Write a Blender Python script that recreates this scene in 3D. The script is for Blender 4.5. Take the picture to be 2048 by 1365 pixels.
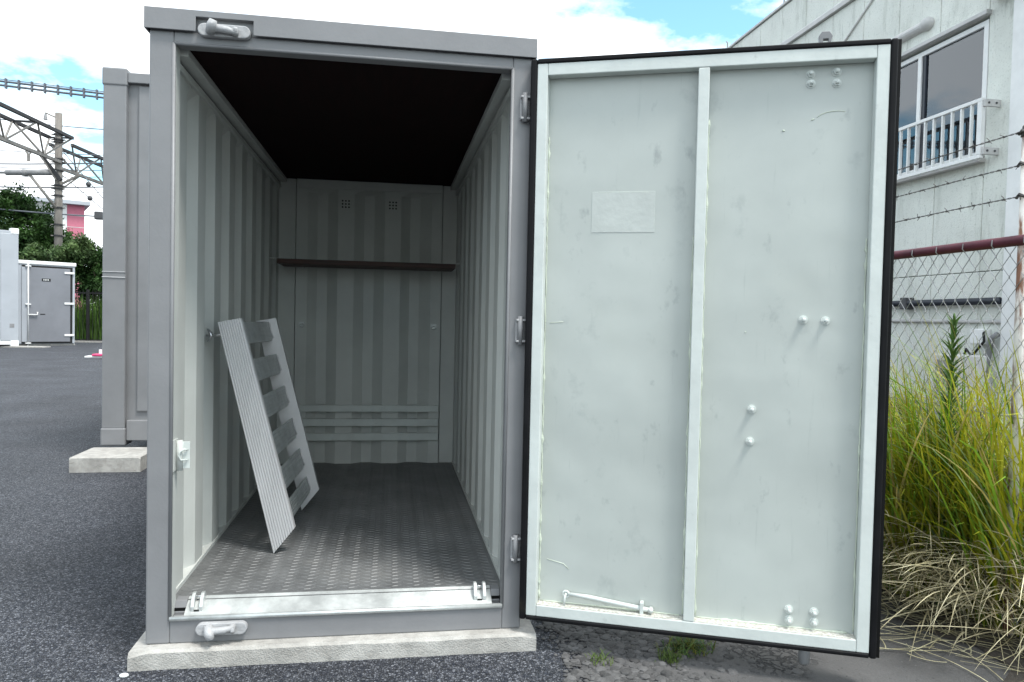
import bpy, bmesh, math, random
from mathutils import Vector
R = math.radians
S = bpy.context.scene
COL = S.collection
for o in list(bpy.data.objects):
    bpy.data.objects.remove(o, do_unlink=True)

# ------------------------------------------------------------------ camera
F, CX, CY, CZ = 1494.9, 0.8093, -2.67, 1.2008
YAW, PITCH, ROLL = 0.16, -0.03, 0.0215
fw0 = Vector((math.sin(YAW), math.cos(YAW), 0)); rt0 = Vector((math.cos(YAW), -math.sin(YAW), 0)); up0 = Vector((0, 0, 1))
FWD = fw0 * math.cos(PITCH) + up0 * math.sin(PITCH)
UP1 = up0 * math.cos(PITCH) - fw0 * math.sin(PITCH)
RGT = rt0 * math.cos(ROLL) + UP1 * math.sin(ROLL)
UPV = UP1 * math.cos(ROLL) - rt0 * math.sin(ROLL)
CAM = Vector((CX, CY, CZ))
cd = bpy.data.cameras.new('camera'); cam = bpy.data.objects.new('camera', cd); COL.objects.link(cam)
from mathutils import Matrix
cam.matrix_world = Matrix(((RGT.x, UPV.x, -FWD.x, CX), (RGT.y, UPV.y, -FWD.y, CY), (RGT.z, UPV.z, -FWD.z, CZ), (0, 0, 0, 1)))
cd.sensor_fit = 'HORIZONTAL'; cd.sensor_width = 36.0; cd.lens = 36.0 * F / 2048.0
cd.clip_start = 0.05; cd.clip_end = 5000
S.camera = cam

def at(u, v, ax, val):
    d = FWD + RGT * ((u - 1024) / F) - UPV * ((v - 682.5) / F)
    t = (val - CAM[ax]) / d[ax]
    return CAM + d * t

# ------------------------------------------------------------------ sky, sun, exposure
SUN_DIR = Vector((0.30, -0.34, 0.90)).normalized()      # towards the sun
w = bpy.data.worlds.new('World'); S.world = w; w.use_nodes = True
nt = w.node_tree; nt.nodes.clear()
def wn(t, **k):
    n = nt.nodes.new(t)
    for a, b in k.items(): setattr(n, a, b)
    return n
out = wn('ShaderNodeOutputWorld'); bg = wn('ShaderNodeBackground'); bg.inputs['Strength'].default_value = 0.1
sky = wn('ShaderNodeTexSky', sky_type='NISHITA'); sky.sun_disc = False
sky.sun_elevation = math.asin(SUN_DIR.z); sky.sun_rotation = math.atan2(SUN_DIR.x, SUN_DIR.y)
tc = wn('ShaderNodeTexCoord'); sep = wn('ShaderNodeSeparateXYZ')
nt.links.new(tc.outputs['Generated'], sep.inputs[0])
mx = wn('ShaderNodeMath', operation='MAXIMUM'); mx.inputs[1].default_value = 0.0
nt.links.new(sep.outputs['Z'], mx.inputs[0])
ad = wn('ShaderNodeMath', operation='ADD'); ad.inputs[1].default_value = 0.22
nt.links.new(mx.outputs[0], ad.inputs[0])
dv = wn('ShaderNodeVectorMath', operation='DIVIDE')
nt.links.new(tc.outputs['Generated'], dv.inputs[0])
cmb = wn('ShaderNodeCombineXYZ'); cmb.inputs[2].default_value = 1
nt.links.new(ad.outputs[0], cmb.inputs[0]); nt.links.new(ad.outputs[0], cmb.inputs[1])
nt.links.new(cmb.outputs[0], dv.inputs[1])
mp = wn('ShaderNodeMapping'); mp.inputs['Location'].default_value = (20.3, 3.3, 0)
nt.links.new(dv.outputs[0], mp.inputs[0])
nz = wn('ShaderNodeTexNoise'); nz.inputs['Scale'].default_value = 2.0; nz.inputs['Detail'].default_value = 8; nz.inputs['Roughness'].default_value = 0.58
nt.links.new(mp.outputs[0], nz.inputs['Vector'])
rp = wn('ShaderNodeValToRGB'); rp.color_ramp.elements[0].position = 0.39; rp.color_ramp.elements[1].position = 0.515
nt.links.new(nz.outputs['Fac'], rp.inputs['Fac'])
mixc = wn('ShaderNodeMix', data_type='RGBA')
nt.links.new(rp.outputs['Color'], mixc.inputs[0])
gain = wn('ShaderNodeMix', data_type='RGBA', blend_type='MULTIPLY'); gain.inputs[0].default_value = 1.0
gain.inputs[7].default_value = (1.0, 1.35, 1.25, 1)
nt.links.new(sky.outputs[0], gain.inputs[6])
nt.links.new(gain.outputs[2], mixc.inputs[6]); mixc.inputs[7].default_value = (7.3, 7.6, 7.8, 1)
nt.links.new(mixc.outputs[2], bg.inputs[0]); nt.links.new(bg.outputs[0], out.inputs[0])

sd = bpy.data.lights.new('sun', 'SUN'); sd.energy = 1.5; sd.angle = R(14); sd.color = (1, 0.97, 0.93)
so = bpy.data.objects.new('sun', sd); COL.objects.link(so)
so.rotation_euler = SUN_DIR.to_track_quat('Z', 'Y').to_euler(); so.location = (0, 0, 20)
S.cycles.max_bounces = 12; S.cycles.diffuse_bounces = 8
S.view_settings.view_transform = 'Standard'; S.view_settings.look = 'None'
S.view_settings.exposure = 1.42; S.view_settings.gamma = 1.0; S.view_settings.use_curve_mapping = False

# ------------------------------------------------------------------ materials
def mat(name, col, rough=0.6, metal=0.0, var=0.12, scale=6.0, bump=0.0, bscale=60.0, col2=None, streak=None, spec=0.5, coat=0.0):
    m = bpy.data.materials.new(name); m.use_nodes = True
    t = m.node_tree; b = t.nodes['Principled BSDF']
    b.inputs['Roughness'].default_value = rough; b.inputs['Metallic'].default_value = metal
    b.inputs['Specular IOR Level'].default_value = spec
    c = t.nodes.new('ShaderNodeTexCoord')
    mpn = t.nodes.new('ShaderNodeMapping'); t.links.new(c.outputs['Object'], mpn.inputs[0])
    if streak: mpn.inputs['Scale'].default_value = streak
    n = t.nodes.new('ShaderNodeTexNoise'); n.inputs['Scale'].default_value = scale; n.inputs['Detail'].default_value = 6
    n.inputs['Roughness'].default_value = 0.62
    t.links.new(mpn.outputs[0], n.inputs['Vector'])
    r = t.nodes.new('ShaderNodeValToRGB')
    a = [max(0, x * (1 - var)) for x in col]; z = [x * (1 + var) for x in col]
    if col2: z = list(col2); a = list(col)
    r.color_ramp.elements[0].position = 0.35; r.color_ramp.elements[1].position = 0.65
    r.color_ramp.elements[0].color = (*a, 1); r.color_ramp.elements[1].color = (*z, 1)
    t.links.new(n.outputs['Fac'], r.inputs['Fac']); t.links.new(r.outputs['Color'], b.inputs['Base Color'])
    rr = t.nodes.new('ShaderNodeMapRange'); rr.inputs[3].default_value = max(0.02, rough - 0.08); rr.inputs[4].default_value = min(1, rough + 0.1)
    t.links.new(n.outputs['Fac'], rr.inputs[0]); t.links.new(rr.outputs[0], b.inputs['Roughness'])
    if bump:
        n2 = t.nodes.new('ShaderNodeTexNoise'); n2.inputs['Scale'].default_value = bscale; n2.inputs['Detail'].default_value = 4
        t.links.new(c.outputs['Object'], n2.inputs['Vector'])
        bp = t.nodes.new('ShaderNodeBump'); bp.inputs['Strength'].default_value = bump; bp.inputs['Distance'].default_value = 0.01
        t.links.new(n2.outputs['Fac'], bp.inputs['Height']); t.links.new(bp.outputs[0], b.inputs['Normal'])
    m['ramp'] = r.name
    return m

def tree(m): return m.node_tree, m.node_tree.nodes['Principled BSDF']

def overlay(m, col, scale, lo, hi, stretch=(1, 1, 1), detail=8, amount=1.0, loc=(0, 0, 0)):
    """patches of dirt / wear of another colour, shaped by noise"""
    t, b = tree(m)
    src = b.inputs['Base Color'].links[0].from_socket
    c = t.nodes.new('ShaderNodeTexCoord'); mpn = t.nodes.new('ShaderNodeMapping')
    mpn.inputs['Scale'].default_value = stretch; mpn.inputs['Location'].default_value = loc
    t.links.new(c.outputs['Object'], mpn.inputs[0])
    n = t.nodes.new('ShaderNodeTexNoise'); n.inputs['Scale'].default_value = scale; n.inputs['Detail'].default_value = detail
    n.inputs['Roughness'].default_value = 0.65
    t.links.new(mpn.outputs[0], n.inputs['Vector'])
    r = t.nodes.new('ShaderNodeMapRange'); r.inputs[1].default_value = lo; r.inputs[2].default_value = hi; r.inputs[4].default_value = amount
    t.links.new(n.outputs['Fac'], r.inputs[0])
    x = t.nodes.new('ShaderNodeMix'); x.data_type = 'RGBA'
    t.links.new(r.outputs[0], x.inputs[0]); t.links.new(src, x.inputs[6]); x.inputs[7].default_value = (*col, 1)
    t.links.new(x.outputs[2], b.inputs['Base Color'])
    return m

M = {}
M['ext'] = mat('grey_container_paint', (0.198, 0.199, 0.205), 0.42, var=0.06, scale=4, bump=0.05, bscale=90)
overlay(M['ext'], (0.22, 0.225, 0.23), 9, 0.66, 0.74, amount=0.5)
overlay(M['ext'], (0.10, 0.10, 0.10), 30, 0.70, 0.76, amount=0.5)
M['ext_pale'] = mat('pale_grey_paint', (0.36, 0.36, 0.365), 0.5, bump=0.3)  # paler copy of the grey paint; keepers' bright highlights put into the colour
M['inn'] = mat('interior_paint', (0.50, 0.515, 0.49), 0.5, var=0.06, scale=3)
overlay(M['inn'], (0.42, 0.42, 0.39), 14, 0.64, 0.76, amount=0.4)
M['door'] = mat('door_sheet_paint', (0.425, 0.455, 0.43), 0.34, var=0.05, scale=2.2, bump=0.03, bscale=25)
overlay(M['door'], (0.26, 0.285, 0.28), 6.5, 0.60, 0.76, stretch=(1, 1, 0.8), amount=0.65, loc=(0.3, 0, 0.4))
overlay(M['door'], (0.22, 0.24, 0.24), 14, 0.62, 0.74, stretch=(1, 1, 0.6), amount=0.55)
overlay(M['door'], (0.31, 0.335, 0.32), 30, 0.62, 0.70, stretch=(2.5, 2.5, 0.12), amount=0.35)
overlay(M['door'], (0.47, 0.50, 0.455), 2.5, 0.55, 0.75, amount=0.4)
def waves(m, scale, strength, dist):
    t, b = tree(m)
    c = t.nodes.new('ShaderNodeTexCoord'); n = t.nodes.new('ShaderNodeTexNoise'); n.inputs['Scale'].default_value = scale; n.inputs['Detail'].default_value = 2
    t.links.new(c.outputs['Object'], n.inputs['Vector'])
    bp = t.nodes.new('ShaderNodeBump'); bp.inputs['Strength'].default_value = strength; bp.inputs['Distance'].default_value = dist
    t.links.new(n.outputs['Fac'], bp.inputs['Height'])
    if b.inputs['Normal'].links: t.links.new(b.inputs['Normal'].links[0].from_socket, bp.inputs['Normal'])
    t.links.new(bp.outputs[0], b.inputs['Normal'])
waves(M['door'], 2.2, 1.0, 0.018)
waves(M['ext'], 4.0, 1.0, 0.005)
M['dframe'] = mat('door_frame_paint', (0.55, 0.585, 0.56), 0.42, var=0.06, scale=8, bump=0.08, bscale=60)
overlay(M['dframe'], (0.34, 0.36, 0.35), 22, 0.62, 0.74, amount=0.6)
M['weld'] = mat('weld_bead', (0.55, 0.60, 0.50), 0.45, bump=0.3, bscale=200)
M['ledge'] = mat('gritty_ledge', (0.34, 0.32, 0.27), 0.8, col2=(0.62, 0.62, 0.58), scale=90, bump=0.4, bscale=220)
M['rubber'] = mat('black_rubber', (0.006, 0.006, 0.007), 0.5, var=0.3, scale=10, spec=0.15)
overlay(M['rubber'], (0.045, 0.04, 0.025), 5, 0.62, 0.75, amount=0.6)
M['rubber_dark'] = mat('dark_edge', (0.006, 0.006, 0.006), 0.5, spec=0.15)
M['galv'] = mat('galvanised_steel', (0.55, 0.57, 0.56), 0.38, metal=0.55, var=0.2, scale=9, bump=0.06, bscale=60)
overlay(M['galv'], (0.75, 0.76, 0.75), 5, 0.56, 0.66, amount=0.6)
M['steel'] = mat('bright_steel', (0.5, 0.51, 0.52), 0.3, metal=0.9, var=0.1)
M['plate'] = mat('chequer_plate', (0.13, 0.132, 0.133), 0.42, metal=0.1, var=0.25, scale=4, bump=0.05, bscale=80)
overlay(M['plate'], (0.18, 0.178, 0.172), 3, 0.55, 0.72, amount=0.7)
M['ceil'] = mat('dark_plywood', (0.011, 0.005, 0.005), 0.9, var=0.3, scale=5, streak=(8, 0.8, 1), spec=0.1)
M['wood'] = mat('brown_shelf_wood', (0.045, 0.016, 0.010), 0.6, var=0.4, scale=6, streak=(1, 10, 10))
M['alu'] = mat('aluminium', (0.56, 0.555, 0.56), 0.45, metal=0.3, var=0.05, scale=12, streak=(1, 1, 0.2))
M['alu2'] = mat('dull_aluminium', (0.44, 0.46, 0.455), 0.45, metal=0.35, var=0.15, scale=18)
M['conc'] = mat('concrete', (0.36, 0.345, 0.32), 0.9, var=0.16, scale=16, bump=0.45, bscale=170)
overlay(M['conc'], (0.17, 0.16, 0.145), 55, 0.56, 0.70, stretch=(0.25, 1, 1.6), amount=0.65)
overlay(M['conc'], (0.10, 0.09, 0.075), 80, 0.68, 0.74, amount=0.8)
overlay(M['conc'], (0.52, 0.51, 0.48), 4, 0.5, 0.7, amount=0.5)
M['black'] = mat('black', (0.006, 0.006, 0.006), 0.7)
M['wallp'] = mat('building_wall_paint', (0.68, 0.695, 0.645), 0.9, var=0.07, scale=1.6, bump=0.55, bscale=70)
overlay(M['wallp'], (0.33, 0.35, 0.30), 1.5, 0.56, 0.72, stretch=(1, 2.2, 0.5), amount=0.55)
overlay(M['wallp'], (0.27, 0.28, 0.25), 9, 0.58, 0.72, stretch=(1, 1.6, 0.3), amount=0.6)
overlay(M['wallp'], (0.36, 0.37, 0.33), 45, 0.55, 0.68, amount=0.6)
M['white'] = mat('white_paint', (0.74, 0.74, 0.73), 0.55, var=0.06, scale=5)
M['offwhite'] = mat('offwhite_trim', (0.52, 0.51, 0.50), 0.6, var=0.1, scale=6)
M['darkgrey'] = mat('dark_grey', (0.06, 0.06, 0.065), 0.6)
M['midgrey'] = mat('mid_grey', (0.22, 0.22, 0.225), 0.6)
M['navy'] = mat('dark_blue_pipe', (0.018, 0.022, 0.032), 0.4)
M['fence'] = mat('fence_wire', (0.34, 0.345, 0.35), 0.5, metal=0.3, var=0.2, scale=20)
M['barb'] = mat('barbed_wire_steel', (0.09, 0.085, 0.08), 0.6, metal=0.4, var=0.4, scale=30)
M['maroon'] = mat('maroon_rail_paint', (0.085, 0.014, 0.026), 0.5, var=0.25, scale=12)
M['rust'] = mat('rusty_white_post', (0.66, 0.64, 0.60), 0.7, var=0.1, scale=6)
overlay(M['rust'], (0.16, 0.055, 0.018), 9, 0.46, 0.56, stretch=(1.5, 1.5, 0.35), amount=0.95)
M['blind'] = mat('blind_slats', (0.50, 0.55, 0.80), 0.7, var=0.06)
M['pinkwall'] = mat('pink_wall', (0.50, 0.16, 0.22), 0.9, var=0.05)
M['poleconc'] = mat('pole_concrete', (0.17, 0.155, 0.14), 0.9, var=0.25, scale=3, streak=(2, 2, 0.6))
M['truss'] = mat('truss_steel', (0.20, 0.185, 0.17), 0.7, var=0.3, scale=2)
M['trussdark'] = mat('dark_truss_chord', (0.022, 0.022, 0.024), 0.7)
M['wire'] = mat('overhead_wire', (0.11, 0.12, 0.14), 0.6)
M['farpaint'] = mat('far_container_paint', (0.38, 0.40, 0.43), 0.4, var=0.05, scale=1.5)
M['fardoor'] = mat('far_door_paint', (0.20, 0.205, 0.225), 0.35, var=0.10, scale=0.9)
M['trunk'] = mat('bark', (0.05, 0.038, 0.028), 0.9)
M['pink'] = mat('pink_plastic', (0.65, 0.05, 0.16), 0.5)

# window glass
g = bpy.data.materials.new('window_glass'); g.use_nodes = True
gt = g.node_tree; gt.nodes.clear()
go = gt.nodes.new('ShaderNodeOutputMaterial'); gm = gt.nodes.new('ShaderNodeMixShader')
gr = gt.nodes.new('ShaderNodeBsdfTransparent'); gg = gt.nodes.new('ShaderNodeBsdfGlossy'); gg.inputs['Roughness'].default_value = 0.02
gg.inputs['Color'].default_value = (0.8, 0.85, 0.9, 1); gr.inputs['Color'].default_value = (0.75, 0.78, 0.8, 1)
gf = gt.nodes.new('ShaderNodeFresnel'); gf.inputs[0].default_value = 1.5
ga = gt.nodes.new('ShaderNodeMath'); ga.operation = 'ADD'; ga.inputs[1].default_value = 0.09; gt.links.new(gf.outputs[0], ga.inputs[0]); gt.links.new(ga.outputs[0], gm.inputs[0]); gt.links.new(gr.outputs[0], gm.inputs[1]); gt.links.new(gg.outputs[0], gm.inputs[2]); gt.links.new(gm.outputs[0], go.inputs[0])
M['glass'] = g

def leafmat(name, a, b, rough=0.6, trans=0.25, scale=3.0):
    m = mat(name, a, rough, col2=b, scale=scale, spec=0.35)
    t, p = tree(m)
    geo = t.nodes.new('ShaderNodeObjectInfo')
    tr = t.nodes.new('ShaderNodeBsdfTranslucent'); ms = t.nodes.new('ShaderNodeMixShader'); ms.inputs[0].default_value = trans
    o = [n for n in t.nodes if n.type == 'OUTPUT_MATERIAL'][0]
    t.links.new(p.inputs['Base Color'].links[0].from_socket, tr.inputs['Color'])
    t.links.new(p.outputs[0], ms.inputs[1]); t.links.new(tr.outputs[0], ms.inputs[2]); t.links.new(ms.outputs[0], o.inputs[0])
    return m
def attrmat(m, attr='tint'):
    """multiply the base colour by a per-blade random tint stored on the mesh"""
    t, b = tree(m)
    a = t.nodes.new('ShaderNodeAttribute'); a.attribute_name = attr
    for n in t.nodes:
        for sname in ('Base Color', 'Color'):
            if n.type in ('BSDF_PRINCIPLED', 'BSDF_TRANSLUCENT') and sname in n.inputs and n.inputs[sname].links:
                src = n.inputs[sname].links[0].from_socket
                x = t.nodes.new('ShaderNodeMix'); x.data_type = 'RGBA'; x.blend_type = 'MULTIPLY'; x.inputs[0].default_value = 1
                t.links.new(src, x.inputs[6]); t.links.new(a.outputs['Color'], x.inputs[7]); t.links.new(x.outputs[2], n.inputs[sname])
    return m
M['grass'] = attrmat(leafmat('grass_blade', (0.24, 0.27, 0.014), (0.42, 0.40, 0.018), scale=4, trans=0.35))
M['straw'] = attrmat(leafmat('dry_straw', (0.46, 0.41, 0.26), (0.76, 0.72, 0.54), scale=9, trans=0.15, rough=0.5))
M['weed'] = attrmat(leafmat('weed_leaf', (0.055, 0.12, 0.025), (0.10, 0.18, 0.04), scale=6))
M['leafd'] = attrmat(leafmat('tree_leaf', (0.014, 0.045, 0.010), (0.045, 0.10, 0.02), scale=1.2))
M['leafm'] = attrmat(leafmat('hedge_leaf', (0.035, 0.075, 0.025), (0.09, 0.14, 0.05), scale=1.5))

# asphalt
def asphalt():
    m = bpy.data.materials.new('asphalt'); m.use_nodes = True
    t, b = tree(m); b.inputs['Roughness'].default_value = 0.75; b.inputs['Specular IOR Level'].default_value = 0.4
    c = t.nodes.new('ShaderNodeTexCoord')
    v = t.nodes.new('ShaderNodeTexVoronoi'); v.inputs['Scale'].default_value = 125; v.feature = 'F1'
    t.links.new(c.outputs['Object'], v.inputs['Vector'])
    bw = t.nodes.new('ShaderNodeSeparateColor'); t.links.new(v.outputs['Color'], bw.inputs[0])
    r = t.nodes.new('ShaderNodeValToRGB')
    e = r.color_ramp.elements; e[0].position = 0.0; e[0].color = (0.010, 0.014, 0.026, 1); e[1].position = 1.0; e[1].color = (0.175, 0.182, 0.205, 1)
    x = e.new(0.55); x.color = (0.072, 0.077, 0.092, 1)
    t.links.new(bw.outputs[0], r.inputs['Fac'])
    n = t.nodes.new('ShaderNodeTexNoise'); n.inputs['Scale'].default_value = 1.3; n.inputs['Detail'].default_value = 7
    t.links.new(c.outputs['Object'], n.inputs['Vector'])
    mr = t.nodes.new('ShaderNodeMapRange'); mr.inputs[1].default_value = 0.3; mr.inputs[2].default_value = 0.7; mr.inputs[3].default_value = 0.75; mr.inputs[4].default_value = 1.3
    t.links.new(n.outputs['Fac'], mr.inputs[0])
    # voids between the stones
    v2 = t.nodes.new('ShaderNodeTexVoronoi'); v2.inputs['Scale'].default_value = 125; v2.feature = 'DISTANCE_TO_EDGE'
    t.links.new(c.outputs['Object'], v2.inputs['Vector'])
    ed = t.nodes.new('ShaderNodeMapRange'); ed.inputs[1].default_value = 0.02; ed.inputs[2].default_value = 0.22; ed.inputs[3].default_value = 0.15
    t.links.new(v2.outputs['Distance'], ed.inputs[0])
    mu = t.nodes.new('ShaderNodeMath'); mu.operation = 'MULTIPLY'; t.links.new(mr.outputs[0], mu.inputs[0]); t.links.new(ed.outputs[0], mu.inputs[1])
    mm = t.nodes.new('ShaderNodeVectorMath'); mm.operation = 'SCALE'; t.links.new(r.outputs['Color'], mm.inputs[0]); t.links.new(mu.outputs[0], mm.inputs['Scale'])
    t.links.new(mm.outputs[0], b.inputs['Base Color'])
    hh = t.nodes.new('ShaderNodeMath'); hh.operation = 'MULTIPLY'; t.links.new(ed.outputs[0], hh.inputs[0]); t.links.new(bw.outputs[1], hh.inputs[1])
    bp = t.nodes.new('ShaderNodeBump'); bp.inputs['Strength'].default_value = 0.9; bp.inputs['Distance'].default_value = 0.006
    t.links.new(hh.outputs[0], bp.inputs['Height']); t.links.new(bp.outputs[0], b.inputs['Normal'])
    return m
M['asphalt'] = asphalt()
def dirt():
    m = mat('worn_ground', (0.082, 0.08, 0.08), 0.9, var=0.2, scale=3.5, bump=0.5, bscale=120)
    t, b = tree(m)
    c = t.nodes.new('ShaderNodeTexCoord')
    nn = t.nodes.new('ShaderNodeTexNoise'); nn.inputs['Scale'].default_value = 9; nn.inputs['Detail'].default_value = 5
    t.links.new(c.outputs['Object'], nn.inputs['Vector'])
    ad = t.nodes.new('ShaderNodeMix'); ad.data_type = 'RGBA'; ad.blend_type = 'LINEAR_LIGHT'; ad.inputs[0].default_value = 0.08
    t.links.new(c.outputs['Object'], ad.inputs[6]); t.links.new(nn.outputs['Color'], ad.inputs[7])
    v = t.nodes.new('ShaderNodeTexVoronoi'); v.feature = 'DISTANCE_TO_EDGE'; v.inputs['Scale'].default_value = 26
    t.links.new(ad.outputs[2], v.inputs['Vector'])
    mr = t.nodes.new('ShaderNodeMapRange'); mr.inputs[1].default_value = 0.0; mr.inputs[2].default_value = 0.14; mr.inputs[3].default_value = 0.0; mr.inputs[4].default_value = 1
    t.links.new(v.outputs['Distance'], mr.inputs[0])
    # crumbled only in patches
    pn = t.nodes.new('ShaderNodeTexNoise'); pn.inputs['Scale'].default_value = 2.2; pn.inputs['Detail'].default_value = 4
    t.links.new(c.outputs['Object'], pn.inputs['Vector'])
    pr = t.nodes.new('ShaderNodeMapRange'); pr.inputs[1].default_value = 0.34; pr.inputs[2].default_value = 0.44; pr.inputs[3].default_value = 0.0; pr.inputs[4].default_value = 1
    t.links.new(pn.outputs['Fac'], pr.inputs[0])
    mxx = t.nodes.new('ShaderNodeMath'); mxx.operation = 'MAXIMUM'
    t.links.new(mr.outputs[0], mxx.inputs[0]); t.links.new(pr.outputs[0], mxx.inputs[1])
    src = b.inputs['Base Color'].links[0].from_socket
    x = t.nodes.new('ShaderNodeMix'); x.data_type = 'RGBA'; t.links.new(mxx.outputs[0], x.inputs[0])
    x.inputs[6].default_value = (0.02, 0.02, 0.022, 1); t.links.new(src, x.inputs[7]); t.links.new(x.outputs[2], b.inputs['Base Color'])
    bp = t.nodes.new('ShaderNodeBump'); bp.inputs['Strength'].default_value = 0.8; bp.inputs['Distance'].default_value = 0.012
    t.links.new(mxx.outputs[0], bp.inputs['Height'])
    old = b.inputs['Normal'].links[0].from_socket; t.links.new(old, bp.inputs['Normal']); t.links.new(bp.outputs[0], b.inputs['Normal'])
    return m
M['dirt'] = dirt()
M['soil'] = mat('brown_soil', (0.05, 0.043, 0.036), 0.95, var=0.3, scale=12, bump=0.9, bscale=50)

# ------------------------------------------------------------------ builders
def org(o):
    p = Vector((0, 0, 0))
    while o is not None:
        p = p + o.location; o = o.parent
    return p

class MB:
    def __init__(s): s.v = []; s.f = []; s.tint = None
    def quad(s, a, b, c, d):
        n = len(s.v); s.v += [tuple(a), tuple(b), tuple(c), tuple(d)]; s.f.append((n, n + 1, n + 2, n + 3)); return s
    def hexa(s, p):      # 8 points: bottom 0-3, top 4-7
        n = len(s.v); s.v += [tuple(q) for q in p]
        for f in ((0, 3, 2, 1), (4, 5, 6, 7), (0, 1, 5, 4), (1, 2, 6, 5), (2, 3, 7, 6), (3, 0, 4, 7)):
            s.f.append(tuple(n + i for i in f))
        return s
    def box(s, x0, x1, y0, y1, z0, z1):
        return s.hexa([(x0, y0, z0), (x1, y0, z0), (x1, y1, z0), (x0, y1, z0), (x0, y0, z1), (x1, y0, z1), (x1, y1, z1), (x0, y1, z1)])
    def bar(s, a, b, w, h, up=(0, 0, 1)):   # rectangular bar from a to b
        a = Vector(a); b = Vector(b); d = (b - a).normalized(); u = Vector(up)
        r = d.cross(u)
        if r.length < 1e-4: r = d.cross(Vector((1, 0, 0)))
        r.normalize(); u = r.cross(d)
        P = []
        for q in (a, b):
            P += [q - r * w / 2 - u * h / 2, q + r * w / 2 - u * h / 2, q + r * w / 2 + u * h / 2, q - r * w / 2 + u * h / 2]
        return s.hexa(P)
    def tube(s, pts, r, n=8, cap=True):
        pts = [Vector(p) for p in pts]; rr = r if isinstance(r, (list, tuple)) else [r] * len(pts)
        base = len(s.v); prev = None
        for i, p in enumerate(pts):
            d = (pts[min(i + 1, len(pts) - 1)] - pts[max(i - 1, 0)]).normalized()
            if prev is None:
                a = d.cross(Vector((0, 0, 1)))
                if a.length < 1e-3: a = d.cross(Vector((1, 0, 0)))
            else:
                a = prev - d * prev.dot(d)
                if a.length < 1e-5: a = d.cross(Vector((0.3, 0.2, 1)))
            a.normalize(); prev = a; b = d.cross(a)
            for k in range(n):
                t = 2 * math.pi * k / n
                s.v.append(tuple(p + (a * math.cos(t) + b * math.sin(t)) * rr[i]))
        for i in range(len(pts) - 1):
            for k in range(n):
                k2 = (k + 1) % n
                s.f.append((base + i * n + k, base + i * n + k2, base + (i + 1) * n + k2, base + (i + 1) * n + k))
        if cap:
            s.f.append(tuple(base + k for k in reversed(range(n)))); e = base + (len(pts) - 1) * n
            s.f.append(tuple(e + k for k in range(n)))
        return s
    def prism(s, poly, y0, y1, axis=1):   # polygon in the two other axes, extruded along axis
        n = len(s.v); k = len(poly)
        def P(a, b, c):
            return {0: (c, a, b), 1: (a, c, b), 2: (a, b, c)}[axis]
        for c in (y0, y1):
            for a, b in poly: s.v.append(P(a, b, c))
        s.f.append(tuple(n + i for i in range(k))); s.f.append(tuple(n + k + i for i in reversed(range(k))))
        for i in range(k):
            j = (i + 1) % k; s.f.append((n + i, n + k + i, n + k + j, n + j))
        return s
    def ball(s, c, r, n=8, m=5, sq=(1, 1, 1)):
        base = len(s.v); c = Vector(c)
        for i in range(m + 1):
            th = math.pi * i / m
            for k in range(n):
                ph = 2 * math.pi * k / n
                s.v.append((c.x + r * sq[0] * math.sin(th) * math.cos(ph), c.y + r * sq[1] * math.sin(th) * math.sin(ph), c.z + r * sq[2] * math.cos(th)))
        for i in range(m):
            for k in range(n):
                k2 = (k + 1) % n
                s.f.append((base + i * n + k, base + (i + 1) * n + k, base + (i + 1) * n + k2, base + i * n + k2))
        return s
    def mesh(s, name, m, off, smooth=False):
        me = bpy.data.meshes.new(name)
        me.from_pydata([(x - off.x, y - off.y, z - off.z) for x, y, z in s.v], [], s.f)
        me.validate(); 
        bm = bmesh.new(); bm.from_mesh(me); bmesh.ops.recalc_face_normals(bm, faces=bm.faces) if not s.tint else None
        bm.to_mesh(me); bm.free()
        me.materials.append(M[m] if isinstance(m, str) else m)
        if s.tint:
            at_ = me.color_attributes.new('tint', 'FLOAT_COLOR', 'CORNER')
            for p in me.polygons:
                for li in p.loop_indices: at_.data[li].color = s.tint[p.index]
        if smooth:
            for p in me.polygons: p.use_smooth = True
        return me
    def build(s, name, m, parent=None, bevel=0.0, smooth=False, seg=2, loc=None):
        off = org(parent) + (Vector(loc) - org(parent) if loc is not None else Vector((0, 0, 0)))
        me = s.mesh(name, m, off, smooth)
        o = bpy.data.objects.new(name, me); COL.objects.link(o)
        if parent is not None: o.parent = parent
        if loc is not None: o.location = Vector(loc) - (org(parent) if parent is not None else Vector((0, 0, 0)))
        if bevel:
            b = o.modifiers.new('bevel', 'BEVEL'); b.width = bevel; b.segments = seg; b.limit_method = 'ANGLE'; b.angle_limit = R(40)
            b.harden_normals = False
        return o

def thing(name, label, cat, loc, group=None):
    o = bpy.data.objects.new(name, None); COL.objects.link(o); o.location = loc; o.empty_display_size = 0.2
    return tag(o, label, cat, group)
def tag(o, label, cat, group=None, kind=None):
    o['label'] = label; o['category'] = cat
    if group: o['group'] = group
    if kind: o['kind'] = kind
    return o
def B(x0, x1, y0, y1, z0, z1): return MB().box(x0, x1, y0, y1, z0, z1)

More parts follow.
